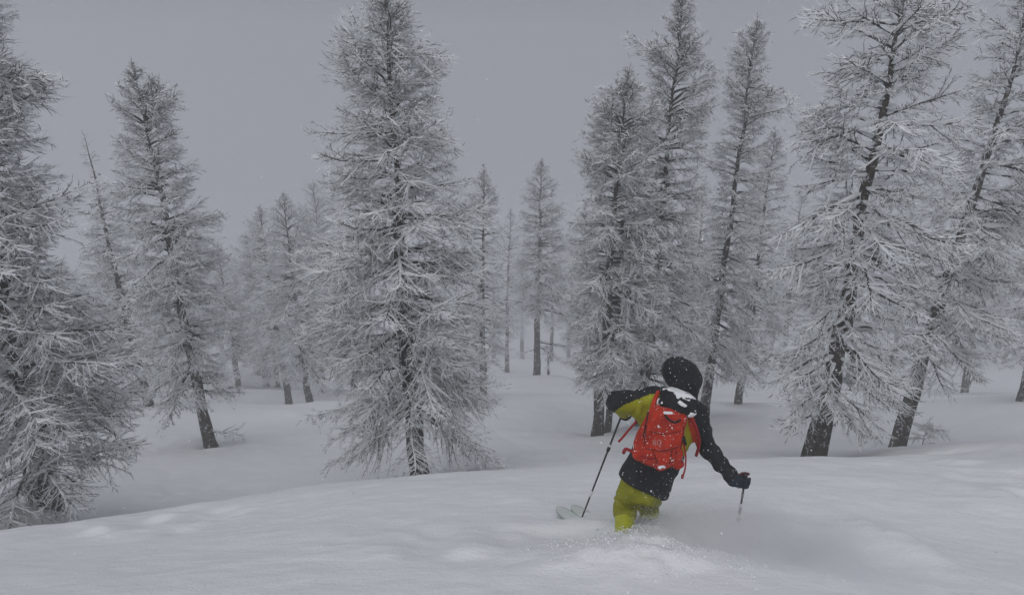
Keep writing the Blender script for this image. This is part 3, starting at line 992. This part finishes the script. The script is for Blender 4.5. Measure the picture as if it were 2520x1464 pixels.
def f_body(p):
    """the continuous figure under the clothes"""
    d = cap(p, chest, waist, .105, .10, side, .07, .05)
    d = smin(d, cap(p, waist, pel, .10, .105, side, .05, .06), .06)
    d = smin(d, cap(p, chest, neck, .08, .06), .06)
    d = smin(d, cap(p, neck, hd, .055, .055), .03)
    d = smin(d, ell(p, hd + hfw * .01, (hrt, hup, hfw), (.075, .112, .095)), .02)
    d = smin(d, ell(p, hd + hfw * .112 - hup * .012, (hrt, hup, hfw), (.013, .026, .018)), .012)      # nose
    d = smin(d, ell(p, hd + hfw * .085 - hup * .075, (hrt, hup, hfw), (.035, .028, .025)), .02)       # chin
    for a, b, c, r0, r1, r2 in ((shL, elL, wrL, .055, .042, .032), (shR, elR, wrR, .055, .042, .032)):
        d = smin(d, cap(p, a, b, r0, r1), .05)
        d = smin(d, cap(p, b, c, r1, r2), .02)
    for a, b, c, e in ((hipL, knL, anL, toL), (hipR, knR, anR, toR)):
        d = smin(d, cap(p, a, b, .082, .058), .05)
        c = c - np.array((0, .06, 0)); e = e - np.array((0, .06, 0))
        d = smin(d, cap(p, b, c, .052, .036), .02)
        d = smin(d, cap(p, c, e, .034, .03), .02)
    return d


allp = np.array([hd, shL, elL, wrL, elR, wrR, knL, knR, anL, anR, toL, toR])
LO, HI = allp.min(0) - .22, allp.max(0) + .22
part('body', person, f_body, LO, HI, .016, [M_SKIN, M_BLACK], lambda c: (np.linalg.norm(c - hd, axis=1) > .2).astype(int))

hem_n = (spine * .93 + back * .20); hem_n /= np.linalg.norm(hem_n)
hem_c = K(760, 985, 0.0) + back * .0
gus = K(690, 470, .0)


def f_jacket(p):
    up = cap(p, chest + spine * .03, waist, .120, .108, side, .095, .075)
    lo = cap(p, waist, pel - spine * .14, .110, .128, side, .07, .090)
    d = smin(up, lo, .06)
    d = smin(d, cap(p, shL, shR, .085, .085), .06)
    d = smin(d, cap(p, chest + spine * .1, neck, .09, .075), .05)
    # sleeves
    d = smin(d, cap(p, shL, elL, .083, .073), .05)
    d = smin(d, cap(p, elL, wrL, .072, .050), .02)
    d = smin(d, cap(p, K(640, 425, .0), K(775, 500, .01), .045, .085), .06)     # cloth under the raised arm
    d = smin(d, cap(p, shR, elR, .088, .068), .05)
    d = smin(d, cap(p, elR, wrR, .068, .050), .03)
    # folds: round the sleeves, at the elbow, across the small of the back
    d = d + fold(p, 13, 51, .010) + fold(p, 30, 52, .005)
    tR = ((p - elR) @ (wrR - elR)) / np.linalg.norm(wrR - elR)
    d = d - .0055 * np.sin(tR * 52 + 2.5 * fold(p, 9, 53, 1)) * np.exp(-((cap(p, elR, wrR, .06, .05)) / .03) ** 2)
    tL = ((p - elL) @ (shL - elL)) / np.linalg.norm(shL - elL)
    d = d - .008 * np.sin(tL * 48 + 2.5 * fold(p, 9, 54, 1)) * np.exp(-((cap(p, elL, shL, .08, .08)) / .03) ** 2)
    # open hem and cuffs
    d = np.maximum(d, (hem_c - p) @ hem_n)
    return d


def zone_jacket(c):
    """0 black shell, 1 lime panels at the flanks and under the arms, 2 orange-red panel inside the right sleeve"""
    u = (c - K(0, 0)) / (K(1000, 0) - K(0, 0))[0]
    zx = (c[:, 0] / c[:, 2] * FPX + W0 / 2 - 1312.5) / .36759
    zy = (-c[:, 1] / c[:, 2] * FPX + H0 / 2 - 840) / .36757
    m = np.zeros(len(c), int)
    wig = 6 * vnoise(c[:, 0] * 30, c[:, 1] * 30, seed=61)
    # left flank and underside of the raised sleeve
    topline = np.interp(zx, (545, 600, 700, 760, 800, 840), (468, 430, 385, 362, 352, 345)) + wig
    left = (zx < 860) & (zx > 548) & (zy > topline) & (zy < 690 + .25 * (zx - 640) + wig)
    # right flank and inner sleeve
    inner = np.interp(zy, (500, 560, 650, 740, 770), (1075, 1085, 1105, 1112, 1095)) + wig
    right = (zx > 900) & (zx < inner) & (zy > 500) & (zy < 765)
    m[left] = 1
    m[right] = 1
    m[right & (zx > inner - 46)] = 2
    return m


jacket = part('jacket', person, f_jacket, LO, HI, .0095, [M_BLACK, M_LIME, M_ORANGE], zone_jacket)


def f_hood(p):
    d = ell(p, hd, (hrt, hup, hfw), (.127, .133, .146))
    d = np.maximum(d, -(.165 - ((p - hd) @ (hrt * .86 + hup * .3))) * -1 - .04) if False else d
    d = smin(d, ell(p, hd + hup * .035 - hrt * .03, (hrt, hup, hfw), (.094, .102, .135)), .03)
    d = smin(d, cap(p, hd - hup * .06 + hrt * .03, neck - hup * .03 + hrt * .03, .11, .085), .05)
    # face opening, looking away down the slope
    d = np.maximum(d, -ell(p, hd + hfw * .17 - hup * .02, (hrt, hup, hfw), (.088, .105, .10)))
    # helmet ridges pushing through the cloth, and the seam
    d = d + fold(p, 12, 71, .011) + fold(p, 40, 72, .0025)
    s = (p - hd) @ hrt
    d = d - .004 * np.exp(-((np.abs(s) - .055) / .008) ** 2)
    return d


hood_ob_ = part('hood', person, f_hood, hd - .27, hd + .25, .009, [M_BLACK])
M_HSEAM = noise_mat('hood_seam', (.035, .037, .042), (.06, .062, .068), 40, .6)
hood_ob = hood_ob_
for q in (-.055, .055):
    sc_ = math.sqrt(1 - (q / .13) ** 2)
    g = Geo()
    g.tube(toW(np.array([hd + hrt * q + (hup * .136 * math.cos(a) - hfw * .149 * math.sin(a)) * sc_ * 1.01 for a in np.linspace(-.5, 2.1, 18)])) - BASE, .0028, 5, 0)
    link('seam', g.mesh('seam', [M_HSEAM], True), hood_ob)
gfc = hd + hfw * .10 + hup * .025


def f_goggles(p):
    d = rbox(p, gfc, (hrt, hup, hfw), (.075, .038, .03), .025)
    return d


part('goggles', person, f_goggles, gfc - .12, gfc + .12, .008, [M_LENS])


def f_trousers(p):
    d = cap(p, pel - spine * .0, pel - spine * .12, .085, .09, side, .07)
    d = smin(d, cap(p, hipL, knL, .090, .086), .05)
    d = smin(d, cap(p, hipR, knR, .090, .086), .05)
    d = smin(d, cap(p, knL, anL + (knL - anL) * .56, .088, .086), .02)
    d = smin(d, cap(p, knR, anR + (knR - anR) * .50, .086, .082), .02)
    d = smin(d, ell(p, K(612, 1125, .15), np.eye(3), (.088, .07, .09)), .025)      # bagged knee
    d = smin(d, ell(p, K(640, 1020, .05), np.eye(3), (.10, .075, .09)), .05)
    d = d + fold(p, 13, 81, .008) + fold(p, 30, 82, .0045)
    q = (p[..., 1] - K(0, 1130)[1])
    d = d + .012 * np.exp(-(q / .012) ** 2)
    return d


part('trousers', person, f_trousers, LO, HI, .0095, [M_PANT])


def boot(an, to, kn, zn):
    shin = (kn - an) / np.linalg.norm(kn - an)

    def f(p):
        d = cap(p, an + shin * .19, an - np.array((0, .05, 0)), .079, .074)
        d = smin(d, cap(p, an - np.array((0, .06, -.01)), to - np.array((0, .07, -.02)), .058, .048), .03)
        d = smin(d, rbox(p, (an + to) / 2 - np.array((0, .115, -.01)), np.eye(3), (.05, .02, .15), .015), .02)
        # buckles and shell steps
        for k in range(3):
            c = an + shin * (.09 - .075 * k) + np.array((0, 0, -.064))
            d = np.minimum(d, rbox(p, c, np.eye(3), (.030, .008, .012), .004))
        d = d + .006 * np.exp(-(((p - an) @ shin - .045) / .006) ** 2)
        return d
    return part('boot', person, f, np.minimum(an, to) - .24, np.maximum(an, to) + .26, .009, [M_BOOT])


boot(anL, toL, knL, 0)
boot(anR, toR, knR, 0)


def hand(wr, grip, axis, palm_dir, name='glove'):
    """gloved fist: palm behind the grip, four fingers of different length and a thumb wrapped round it"""
    axis = axis / np.linalg.norm(axis)
    out = palm_dir - axis * (palm_dir @ axis); out /= np.linalg.norm(out)
    tan = np.cross(axis, out)
    R = .030

    def f(p):
        pc = grip - out * .040
        d = rbox(p, pc, (tan, axis, out), (.036, .048, .022), .018)
        d = smin(d, cap(p, wr, pc - out * .006, .043, .034), .03)
        d = np.minimum(d, np.abs(cap(p, wr - (pc - wr) * .18, wr + (pc - wr) * .32, .050, .047)) - .004)   # gauntlet cuff
        d = smin(d, cap(p, wr, pc, .040, .032), .012)
        for k, (ln, rr) in enumerate(((2.5, .0135), (2.75, .0145), (2.65, .014), (2.2, .012))):
            off = axis * (.034 - .0225 * k)
            pr = None
            for s in range(5):
                a = math.pi * .92 - ln * s / 4 * 1.0
                q = grip + off + (math.cos(a) * out + math.sin(a) * tan) * R
                if pr is not None:
                    d = smin(d, cap(p, pr, q, rr, rr * .96), .004)
                pr = q
        pr = None
        for s in range(4):
            a = math.pi * 1.12 + 2.0 * s / 3
            q = grip + axis * (.040 + .004 * s) + (math.cos(a) * out + math.sin(a) * tan) * (R + .003)
            if pr is not None:
                d = smin(d, cap(p, pr, q, .0165 - .0015 * s, .015 - .0015 * s), .005)
            pr = q
        return d + fold(p, 60, 91, .0015)

    def zone(c):
        return ((c - grip) @ tan + .01 * vnoise(c[:, 0] * 40, c[:, 1] * 40, seed=93) > .004).astype(int)
    ctr = (wr + grip) / 2
    rad = np.abs(wr - grip) / 2 + .11
    return part(name, person, f, ctr - rad, ctr + rad, .0062, [M_GLOVE, M_GLOVE2], zone)


# poles: the right one is planted short in deep snow, the left one swings across in front
gripR, tipR = K(1415, 935, -.07), K(1374, 1195, .10)
gripL, tipL = K(612, 440, .31), K(318, 1196, .52)
axR, axL = gripR - tipR, gripL - tipL
hand(wrR, gripR, axR, gripR - wrR)
hand(wrL, gripL, axL, np.array((.0, .0, 1.0)))


def snowspecks(parent, fields, lo, hi, n, rmin, rmax, seed, org, name='snow_speck', upw=.35, mask=None):
    """flakes sticking to cloth: tiny lumps on the surface"""
    r = np.random.default_rng(seed)
    V, F = snet(fields, lo, hi, .014)
    c = V[F].mean(1)
    nrm = np.cross(V[F[:, 1]] - V[F[:, 0]], V[F[:, 2]] - V[F[:, 0]])
    nrm /= np.linalg.norm(nrm, axis=1)[:, None] + 1e-12
    if ((nrm * (c - c.mean(0))).sum(1)).mean() < 0: nrm = -nrm
    w = np.clip(-nrm[:, 2] * .6 + nrm[:, 1] * .5 + upw, .02, None)
    if mask is not None: w = w * mask(c)
    w /= w.sum()
    k = r.choice(len(c), n, p=w)
    g = Geo()
    oct_ = np.array([(1, 0, 0), (-1, 0, 0), (0, 1, 0), (0, -1, 0), (0, 0, 1), (0, 0, -1)], float)
    tri = [(0, 2, 4), (2, 1, 4), (1, 3, 4), (3, 0, 4), (2, 0, 5), (1, 2, 5), (3, 1, 5), (0, 3, 5)]
    for i in k:
        s = rmin + (rmax - rmin) * r.random() ** 4
        q = c[i] + nrm[i] * s * .3 + r.normal(0, .004, 3)
        v = oct_ * s * r.uniform(.6, 1.3, (6, 1))
        g.V.append(toW(v + q) - org)
        g.T += [(a + g.n, b + g.n, e + g.n) for a, b, e in tri]; g.mt += [0] * 8
        g.n += 6
    o = link(name, g.mesh(name, [M_SNOW]), parent)
    o['kind'] = 'stuff'
    return o


snowspecks(person, f_jacket, LO, HI, 340, .0020, .0065, 5, BASE)
snowspecks(person, f_hood, hd - .27, hd + .25, 90, .0018, .0058, 6, BASE)
snowspecks(person, f_trousers, LO, HI, 150, .002, .0065, 7, BASE)


def snow_at_boot(p):
    d = ell(p, anL + np.array((.04, -.07, -.05)), np.eye(3), (.055, .05, .03))
    d = smin(d, ell(p, anR + np.array((.05, -.03, -.05)), np.eye(3), (.05, .06, .03)), .02)
    return d + fold(p, 40, 17, .018)


part('boot_snow', person, snow_at_boot, np.minimum(anL, anR) - .2, np.maximum(anL, anR) + .2, .008, [M_SNOW])


# ------------------------------------------------------------------ backpack
pt, pb = K(935, 455), K(850, 825)
pax = (pt - pb) / np.linalg.norm(pt - pb)
pax = pax + back * .10; pax /= np.linalg.norm(pax)
psd = side - pax * (side @ pax); psd /= np.linalg.norm(psd)
pbk = np.cross(psd, pax); pbk /= np.linalg.norm(pbk)
if pbk[2] > 0: pbk = -pbk
pc = K(868, 640, -.175)
pR = (psd, pax, pbk)
pack_org = toW(pc)[0]
pack = thing('backpack', tuple(pack_org), 'red ski backpack with a snow-dusted black top, worn by the skier', 'backpack')


def loc(zx, zy, depth):
    """point on the pack's back: pixel of the enlargement, metres out from the pack's centre plane"""
    q = K(zx, zy)
    n = q / np.linalg.norm(q)
    t = ((pc + pbk * depth) @ pbk) / (n @ pbk)
    return n * t


def f_pack(p):
    l = (p - pc) @ np.array(pR).T
    tap = 1 - .20 * np.clip((l[..., 1] + .05) / .3, -1, 1)
    q = p
    # tapered body: narrower to the top, fuller at the bottom
    lx = l[..., 0] / tap
    qq = np.abs(np.stack([lx, l[..., 1], l[..., 2] + .015], -1)) - np.array((.160, .215, .085)) + .06
    d = np.linalg.norm(np.maximum(qq, 0), axis=-1) + np.minimum(qq.max(-1), 0) - .06
    d = smin(d, ell(p, pc - pax * .10 + pbk * .06, pR, (.125, .13, .062)), .05)
    # side pockets and the wings of the hip belt
    d = smin(d, ell(p, pc - psd * .145 - pax * .06, pR, (.04, .13, .07)), .03)
    d = smin(d, ell(p, pc + psd * .140 - pax * .16, pR, (.055, .032, .05)), .02)
    # zips and creases
    d = d + .008 * np.exp(-((l[..., 0] + .105 - .10 * (l[..., 1])) / .007) ** 2) * (l[..., 2] > 0)
    d = d + .007 * np.exp(-((l[..., 1] + .135 + .04 * np.sin(l[..., 0] * 18)) / .006) ** 2) * (l[..., 2] > 0)
    d = d + .006 * np.exp(-((l[..., 0] - .09 + .06 * l[..., 1]) / .006) ** 2) * (l[..., 2] > 0)
    d = d + fold(p, 13, 101, .016) + fold(p, 34, 102, .007)
    return d


plo, phi = pc - .40, pc + .40
part('pack_body', pack, f_pack, plo, phi, .009, [M_RED], org=pack_org)
lidc = K(950, 412, -.09)


def f_lid(p):
    d = rbox(p, lidc, (psd, pax, pbk), (.140, .090, .125), .075)
    d = smin(d, ell(p, lidc - pax * .02 + pbk * .05, (psd, pax, pbk), (.125, .07, .075)), .03)
    l = (p - lidc)
    d = d + .010 * np.sin((l @ pax) * 70 + 4 * fold(p, 8, 111, 1)) * .6 + fold(p, 24, 112, .008)
    return d


part('pack_lid', pack, f_lid, lidc - .25, lidc + .25, .009, [M_BLACK], org=pack_org)


def f_lidsnow(p):
    l = (p - lidc)
    e = f_lid(p) - .006
    a_, b_, c_ = l @ psd, l @ pax + .25 * (l @ psd), l @ pbk
    n = 1.1 * vnoise(a_ * 9, b_ * 34, c_ * 20, seed=121) + .5 * vnoise(a_ * 34, b_ * 70, c_ * 50, seed=122)
    up = (l @ pax) / .08
    return np.maximum(e, (.50 - n * .95 - up * .30) * .025)


o = part('lid_snow', pack, f_lidsnow, lidc - .25, lidc + .25, .0075, [M_SNOW], org=pack_org)


def f_packsnow(p):
    e = f_pack(p) - .004
    n = vnoise(p[..., 0] * 20, p[..., 1] * 26, p[..., 2] * 20, seed=131) + .7 * vnoise(p[..., 0] * 60, p[..., 1] * 60, p[..., 2] * 60, seed=132)
    return np.maximum(e, (1.06 - n) * .02)


part('snow_dusting', pack, f_packsnow, plo, phi, .0075, [M_SNOW], org=pack_org)
snowspecks(pack, f_pack, plo, phi, 380, .0016, .006, 8, pack_org)


def f_clump(p):
    c = loc(858, 833, .10)
    return smin(ell(p, c, np.eye(3), (.026, .022, .02)), ell(p, loc(905, 475, .13), np.eye(3), (.035, .010, .014)), .01) + fold(p, 50, 141, .008)


part('snow_clump', pack, f_clump, pc - .36, pc + .36, .0075, [M_SNOW], org=pack_org)


def strap(name, pts, w=.010, mat=M_STRAP, parent=pack, org=None, sq=.35):
    g = Geo()
    pts = np.array(pts)
    t = np.linspace(0, 1, len(pts)); tt = np.linspace(0, 1, max(10, len(pts) * 4))
    q = np.stack([np.interp(tt, t, pts[:, k]) for k in range(3)], 1)
    for _ in range(3): q[1:-1] = .25 * q[:-2] + .5 * q[1:-1] + .25 * q[2:]
    org = pack_org if org is None else org
    g.tube(toW(q) - org, w, 6, 0, cap=True)
    return link(name, g.mesh(name, [mat], True), parent)


strap('strap', [loc(690, 535, -.02), K(640, 590, -.10), K(600, 640, -.11), K(570, 672, -.12)], .0085)
strap('strap', [loc(1000, 640, .04), K(1010, 700, -.20), K(1022, 770, -.21), K(1018, 850, -.21), K(1000, 905, -.21)], .0062)
strap('strap_end', [K(1000, 890, -.21), K(996, 917, -.21)], .010, M_STRAP)
strap('shoulder_strap', [loc(1050, 510, .02), K(1085, 560, -.14), K(1108, 640, -.145), K(1112, 690, -.13), K(1090, 765, -.08)], .012)
strap('shoulder_strap', [K(838, 335, -.10), K(808, 400, -.15), K(790, 470, -.17), K(735, 560, -.16), K(700, 640, -.16)], .016, M_RED)
strap('hip_belt', [loc(720, 770, -.03), K(660, 735, -.12), K(615, 715, -.09), K(604, 745, -.03)], .013, M_STRAP)
strap('hip_belt', [loc(960, 790, -.02), K(985, 785, -.17), K(985, 800, -.12)], .014, M_RED)
strap('compression_strap', [loc(770, 470, .10), loc(752, 560, .108), loc(735, 640, .108)], .005, M_BLACK)
strap('compression_strap', [loc(720, 765, .085), loc(790, 790, .115), loc(880, 770, .125), loc(965, 745, .09)], .006, M_STRAP)
strap('handle', [loc(880, 490, .125), loc(910, 530, .150), loc(950, 545, .152), loc(985, 525, .130)], .0085, M_BLACK)
strap('buckle', [loc(1005, 640, .055), loc(1018, 690, .03)], .013, M_BLACK)
# the pale maker's mark on the back: a cross and a ring
M_SEAM = fabric('dark_seam', (.10, .010, .008), .7)
for pts_ in ([(760, 560), (748, 640), (742, 700)], [(1010, 560), (1000, 640), (985, 720)], [(775, 600), (870, 625), (990, 600)], [(760, 715), (860, 738), (975, 705)], [(800, 720), (815, 770), (830, 815)], [(930, 720), (922, 775), (910, 820)]):
    strap('seam', [loc(a, b, .128) for a, b in pts_], .0035, M_SEAM)
g = Geo()
for (a, b) in (((800, 660), (822, 692)), ((800, 692), (822, 660))):
    g.tube(toW(np.array([loc(*a, .128), loc(*b, .128)])) - pack_org, .0038, 4, 0, cap=True)
ringp = [loc(843 + 13 * math.cos(a), 676 + 17 * math.sin(a), .128) for a in np.linspace(0, 2 * math.pi, 13)]
g.tube(toW(np.array(ringp)) - pack_org, .0036, 4, 0)
link('emblem', g.mesh('emblem', [M_MARK]), pack)


# ------------------------------------------------------------------ ski poles
def pole(label, grip, tip, marks, basket):
    axis = (tip - grip) / np.linalg.norm(tip - grip)
    org = toW(tip)[0]
    root = thing('ski_pole', tuple(org), label, 'ski pole', 'ski poles held by the skier')
    top = grip - axis * .07
    g = Geo(); g.tube(toW(np.array([grip + axis * .05, tip])) - org, (.0085, .0062), 8, 0, cap=True)
    link('shaft', g.mesh('shaft', [M_POLE], True), root)
    g = Geo(); g.tube(toW(np.array([top, top + axis * .02, top + axis * .08, top + axis * .13])) - org, (.012, .018, .0155, .012), 10, 0, cap=True)
    link('grip', g.mesh('grip', [M_POLE], True), root)
    for m, mat, ln, rr in marks:
        c = grip + (tip - grip) * m
        g = Geo(); g.tube(toW(np.array([c - axis * ln, c + axis * ln])) - org, rr, 8, 0, cap=True)
        link('band', g.mesh('band', [mat], True), root)
    if basket:
        c = tip - axis * .05
        g = Geo(); g.tube(toW(np.array([c - axis * .008, c, c + axis * .012])) - org, (.015, .045, .040), 12, 0, cap=True)
        link('basket', g.mesh('basket', [M_GREY], True), root)
    return root


pole('black ski pole with two white bands, crossing beside the left knee', gripL, tipL,
     [(.335, M_WHITE, .014, .0125), (.36, M_POLE, .02, .0135), (.745, M_WHITE, .012, .0115), (.765, M_WHITE, .02, .0085), (.55, M_GREY, .006, .0085), (.90, M_GREY, .005, .0075)], False)
pole('short-looking grey ski pole stuck in the powder under the right glove', gripR, tipR,
     [(.34, M_GREY, .02, .0105), (.62, M_WHITE, .022, .012), (.74, M_GREY, .014, .0125), (.90, M_WHITE, .025, .0115), (.97, M_GREY, .012, .015)], False)


# ------------------------------------------------------------------ skis
def ski(label, tip, tail, wid=.058):
    tip, tail = np.array(tip), np.array(tail)
    ax = tip - tail; L = np.linalg.norm(ax); ax /= L
    sd_ = np.cross(ax, np.array((0, 0, 1.))); sd_ /= np.linalg.norm(sd_)
    n_ = np.cross(sd_, ax)
    org = tail.copy()
    root = thing('ski', tuple(org), label, 'ski', 'pair of skis')
    s = np.linspace(0, 1, 40)
    s = 1 - (1 - s) ** 2.2
    hw = wid * (1 - .28 * np.sin(np.pi * s)) * np.sqrt(np.clip(1 - (1 - np.clip((1 - s) / .075, 0, 1)) ** 2, 0, 1))
    hw[0] *= .6; hw[-1] = .006
    rise = np.where(s > .84, ((s - .84) / .16) ** 2 * .075, 0)
    th = .007
    V, F, mi = [], [], []
    for k in range(40):
        c = ax * L * s[k] + n_ * rise[k]
        for (q, h) in ((-1, -th), (1, -th), (1, th * .6), (.86, th), (-.86, th), (-1, th * .6)):
            V.append(c + sd_ * hw[k] * q + n_ * h)
    for k in range(39):
        for j in range(6):
            j2 = (j + 1) % 6
            F.append((k * 6 + j, k * 6 + j2, k * 6 + 6 + j2, k * 6 + 6 + j)); mi.append(0 if j == 3 else 1)
    me = mesh_np('ski_board', np.array(V), np.array(F), [M_SKI, M_SKI2], mi)
    link('ski_board', me, root)
    c = ax * L * .52 - n_ * .006
    for q in (-.12, .14):
        g = Geo()
        g.tube(np.array([c + ax * (q - .05) - n_ * .02, c + ax * (q - .03) + n_ * .02, c + ax * (q + .03) + n_ * .02, c + ax * (q + .05) - n_ * .02]), (.02, .034, .034, .02), 8, 0, cap=True)
        link('binding', g.mesh('binding', [M_POLE], True), root)
    return root


def skip(zx, zy, d):
    return toW(K(zx, zy, d))[0]


bl, br = skip(590, 1296, .08), skip(640, 1272, .28)
for lab, tp, bt in (('pale grey-green ski, its rounded tip furthest left in the snow', skip(172, 1098, .62), bl),
                    ('pale grey-green ski whose tip surfaces just left of the pole point', skip(268, 1088, .70), br)):
    tp = tp.copy()
    drop = np.array((0, 0, -.095))
    ax = (bt + np.array((0, 0, .0))) - (tp + drop)
    ski(lab, tp + drop, tp + drop + ax / np.linalg.norm(ax) * 1.72, .066)


# ------------------------------------------------------------------ powder thrown up, and falling snow
def flakes(name, n, pos, size, seed, mat):
    r = np.random.default_rng(seed)
    p = pos(r, n)
    n = len(p)
    s = size(r, n)
    tet = np.array([(1, 1, 1), (-1, -1, 1), (-1, 1, -1), (1, -1, -1)], float) * .6
    q = r.normal(0, 1, (n, 4)); q /= np.linalg.norm(q, axis=1)[:, None]
    w, x, y, z = q.T
    Rm = np.stack([1 - 2 * (y * y + z * z), 2 * (x * y - z * w), 2 * (x * z + y * w), 2 * (x * y + z * w), 1 - 2 * (x * x + z * z), 2 * (y * z - x * w),
                   2 * (x * z - y * w), 2 * (y * z + x * w), 1 - 2 * (x * x + y * y)], -1).reshape(n, 3, 3)
    V = p[:, None, :] + np.einsum('nij,kj->nki', Rm, tet) * s[:, None, None]
    f = np.array([(0, 1, 2), (0, 3, 1), (0, 2, 3), (1, 3, 2)])
    F = (f[None] + 4 * np.arange(n)[:, None, None]).reshape(-1, 3)
    o = link(name, mesh_np(name, V.reshape(-1, 3), F, [mat]))
    o['kind'] = 'stuff'
    return o


def plume_pos(r, n):
    # a low fan of powder from the boots back to the right
    a = r.random(n) ** .8
    c0 = BASE + np.array((.12, .05, .05)); c1 = BASE + np.array((1.55, -.25, .10))
    c = c0 + (c1 - c0) * a[:, None]
    sp = (.08 + .30 * a)[:, None]
    p = c + r.normal(0, 1, (n, 3)) * sp * np.array((1.0, .8, .0))
    g = gz(p[:, 0], p[:, 1])
    p[:, 2] = g + np.abs(r.normal(0, 1, n)) * (.07 + .16 * np.sin(math.pi * np.clip(a, 0, 1)) ** .7)
    return p


flakes('snow_spray', 26000, plume_pos, lambda r, n: .0011 + .0035 * r.random(n) ** 6, 3, M_SNOW)


def boot_pos(r, n):
    c = np.where(r.random((n, 1)) < .5, toW(anL)[0], toW(anR)[0])
    p = c + r.normal(0, 1, (n, 3)) * np.array((.14, .10, .05)) + np.array((.06, -.06, -.08))
    return p[p[:, 2] > gz(p[:, 0], p[:, 1])]


flakes('boot_spray', 2200, boot_pos, lambda r, n: .0012 + .0045 * r.random(n) ** 5, 4, M_SNOW)


def fall_pos(r, n):
    d = 1.6 + 12 * r.random(n) ** .7
    px, py = r.uniform(-100, 2620, n), r.uniform(-60, 1500, n)
    p = np.stack([P(a, b, e) for a, b, e in zip(px, py, d)])
    return p[p[:, 2] > gz(p[:, 0], p[:, 1]) + .02]


flakes('falling_snow', 4200, fall_pos, lambda r, n: .0014 + .0030 * r.random(n) ** 2, 5, M_SNOW)


# the soft cloud of powder hanging behind the skier
pm = bpy.data.materials.new('powder_cloud'); pm.use_nodes = True
t = pm.node_tree; t.nodes.clear()
pv = t.nodes.new('ShaderNodeVolumePrincipled')
pv.inputs['Color'].default_value = (.97, .975, .985, 1)
pv.inputs['Anisotropy'].default_value = .3
tc = t.nodes.new('ShaderNodeTexCoord')
ln_ = t.nodes.new('ShaderNodeVectorMath'); ln_.operation = 'LENGTH'
mr = t.nodes.new('ShaderNodeMapRange'); mr.inputs['From Min'].default_value = 1.0; mr.inputs['From Max'].default_value = .25
nz = t.nodes.new('ShaderNodeTexNoise'); nz.inputs['Scale'].default_value = 2.6; nz.inputs['Detail'].default_value = 3
mr2 = t.nodes.new('ShaderNodeMapRange'); mr2.inputs['From Min'].default_value = .38; mr2.inputs['From Max'].default_value = .68
m1 = t.nodes.new('ShaderNodeMath'); m1.operation = 'MULTIPLY'
m2 = t.nodes.new('ShaderNodeMath'); m2.operation = 'MULTIPLY'; m2.inputs[1].default_value = 14.0
t.links.new(tc.outputs['Object'], ln_.inputs[0]); t.links.new(ln_.outputs['Value'], mr.inputs['Value'])
t.links.new(tc.outputs['Object'], nz.inputs['Vector']); t.links.new(nz.outputs['Fac'], mr2.inputs['Value'])
t.links.new(mr.outputs[0], m1.inputs[0]); t.links.new(mr2.outputs[0], m1.inputs[1])
t.links.new(m1.outputs[0], m2.inputs[0]); t.links.new(m2.outputs[0], pv.inputs['Density'])
ou = t.nodes.new('ShaderNodeOutputMaterial'); t.links.new(pv.outputs[0], ou.inputs['Volume'])


def ball(name, mat, n=24, m=14):
    V = [(math.cos(a) * math.sin(b), math.sin(a) * math.sin(b), math.cos(b)) for b in np.linspace(.02, math.pi - .02, m) for a in np.arange(n) * 2 * math.pi / n]
    F = [(i * n + j, i * n + n + j, i * n + n + (j + 1) % n, i * n + (j + 1) % n) for i in range(m - 1) for j in range(n)]
    T = [tuple(range(n))[::1]]
    me = bpy.data.meshes.new(name)
    me.from_pydata(V, [], F + [tuple(range(n)), tuple(range((m - 1) * n, m * n))[::-1]])
    me.materials.append(mat)
    return me


cl = link('powder_cloud', ball('powder_cloud', pm))
c = P(1965, 1395, 4.8)
cl.location = c
cl.scale = (1.10, .70, .36)
cl.rotation_euler = (math.radians(-20), math.radians(8), math.radians(-10))
tag(cl, kind='stuff')


def clod_pos(r, n):
    """loose crumbs tumbled over the pushed-up snow"""
    a = r.random(n)
    x = BASE[0] + r.normal(-.05, .42, n) + .5 * a; y = BASE[1] - .42 + r.normal(0, .26, n)
    return np.stack([x, y, gz(x, y) + .002], -1)


flakes('snow_crumbs', 2600, clod_pos, lambda r, n: .003 + .011 * r.random(n) ** 4, 9, M_SNOW)


def pile_pos(r, n):
    """powder heaped round the boots"""
    c = np.where(r.random((n, 1)) < .6, toW(anL - np.array((0, .20, .05)))[0], toW(anR - np.array((0, .10, 0)))[0])
    p = c + r.normal(0, 1, (n, 3)) * np.array((.10, .09, .0))
    p[:, 2] = gz(p[:, 0], p[:, 1]) + np.abs(r.normal(0, .018, n))
    return p


flakes('snow_pile', 3200, pile_pos, lambda r, n: .003 + .007 * r.random(n) ** 2, 14, M_SNOW)


def litter_pos(r, n):
    x = r.uniform(-5, 6, n); y = r.uniform(3.2, 16, n)
    return np.stack([x, y, gz(x, y) + .003], -1)


flakes('fallen_needles', 120, litter_pos, lambda r, n: .003 + .005 * r.random(n) ** 2, 15, M_TWIG)
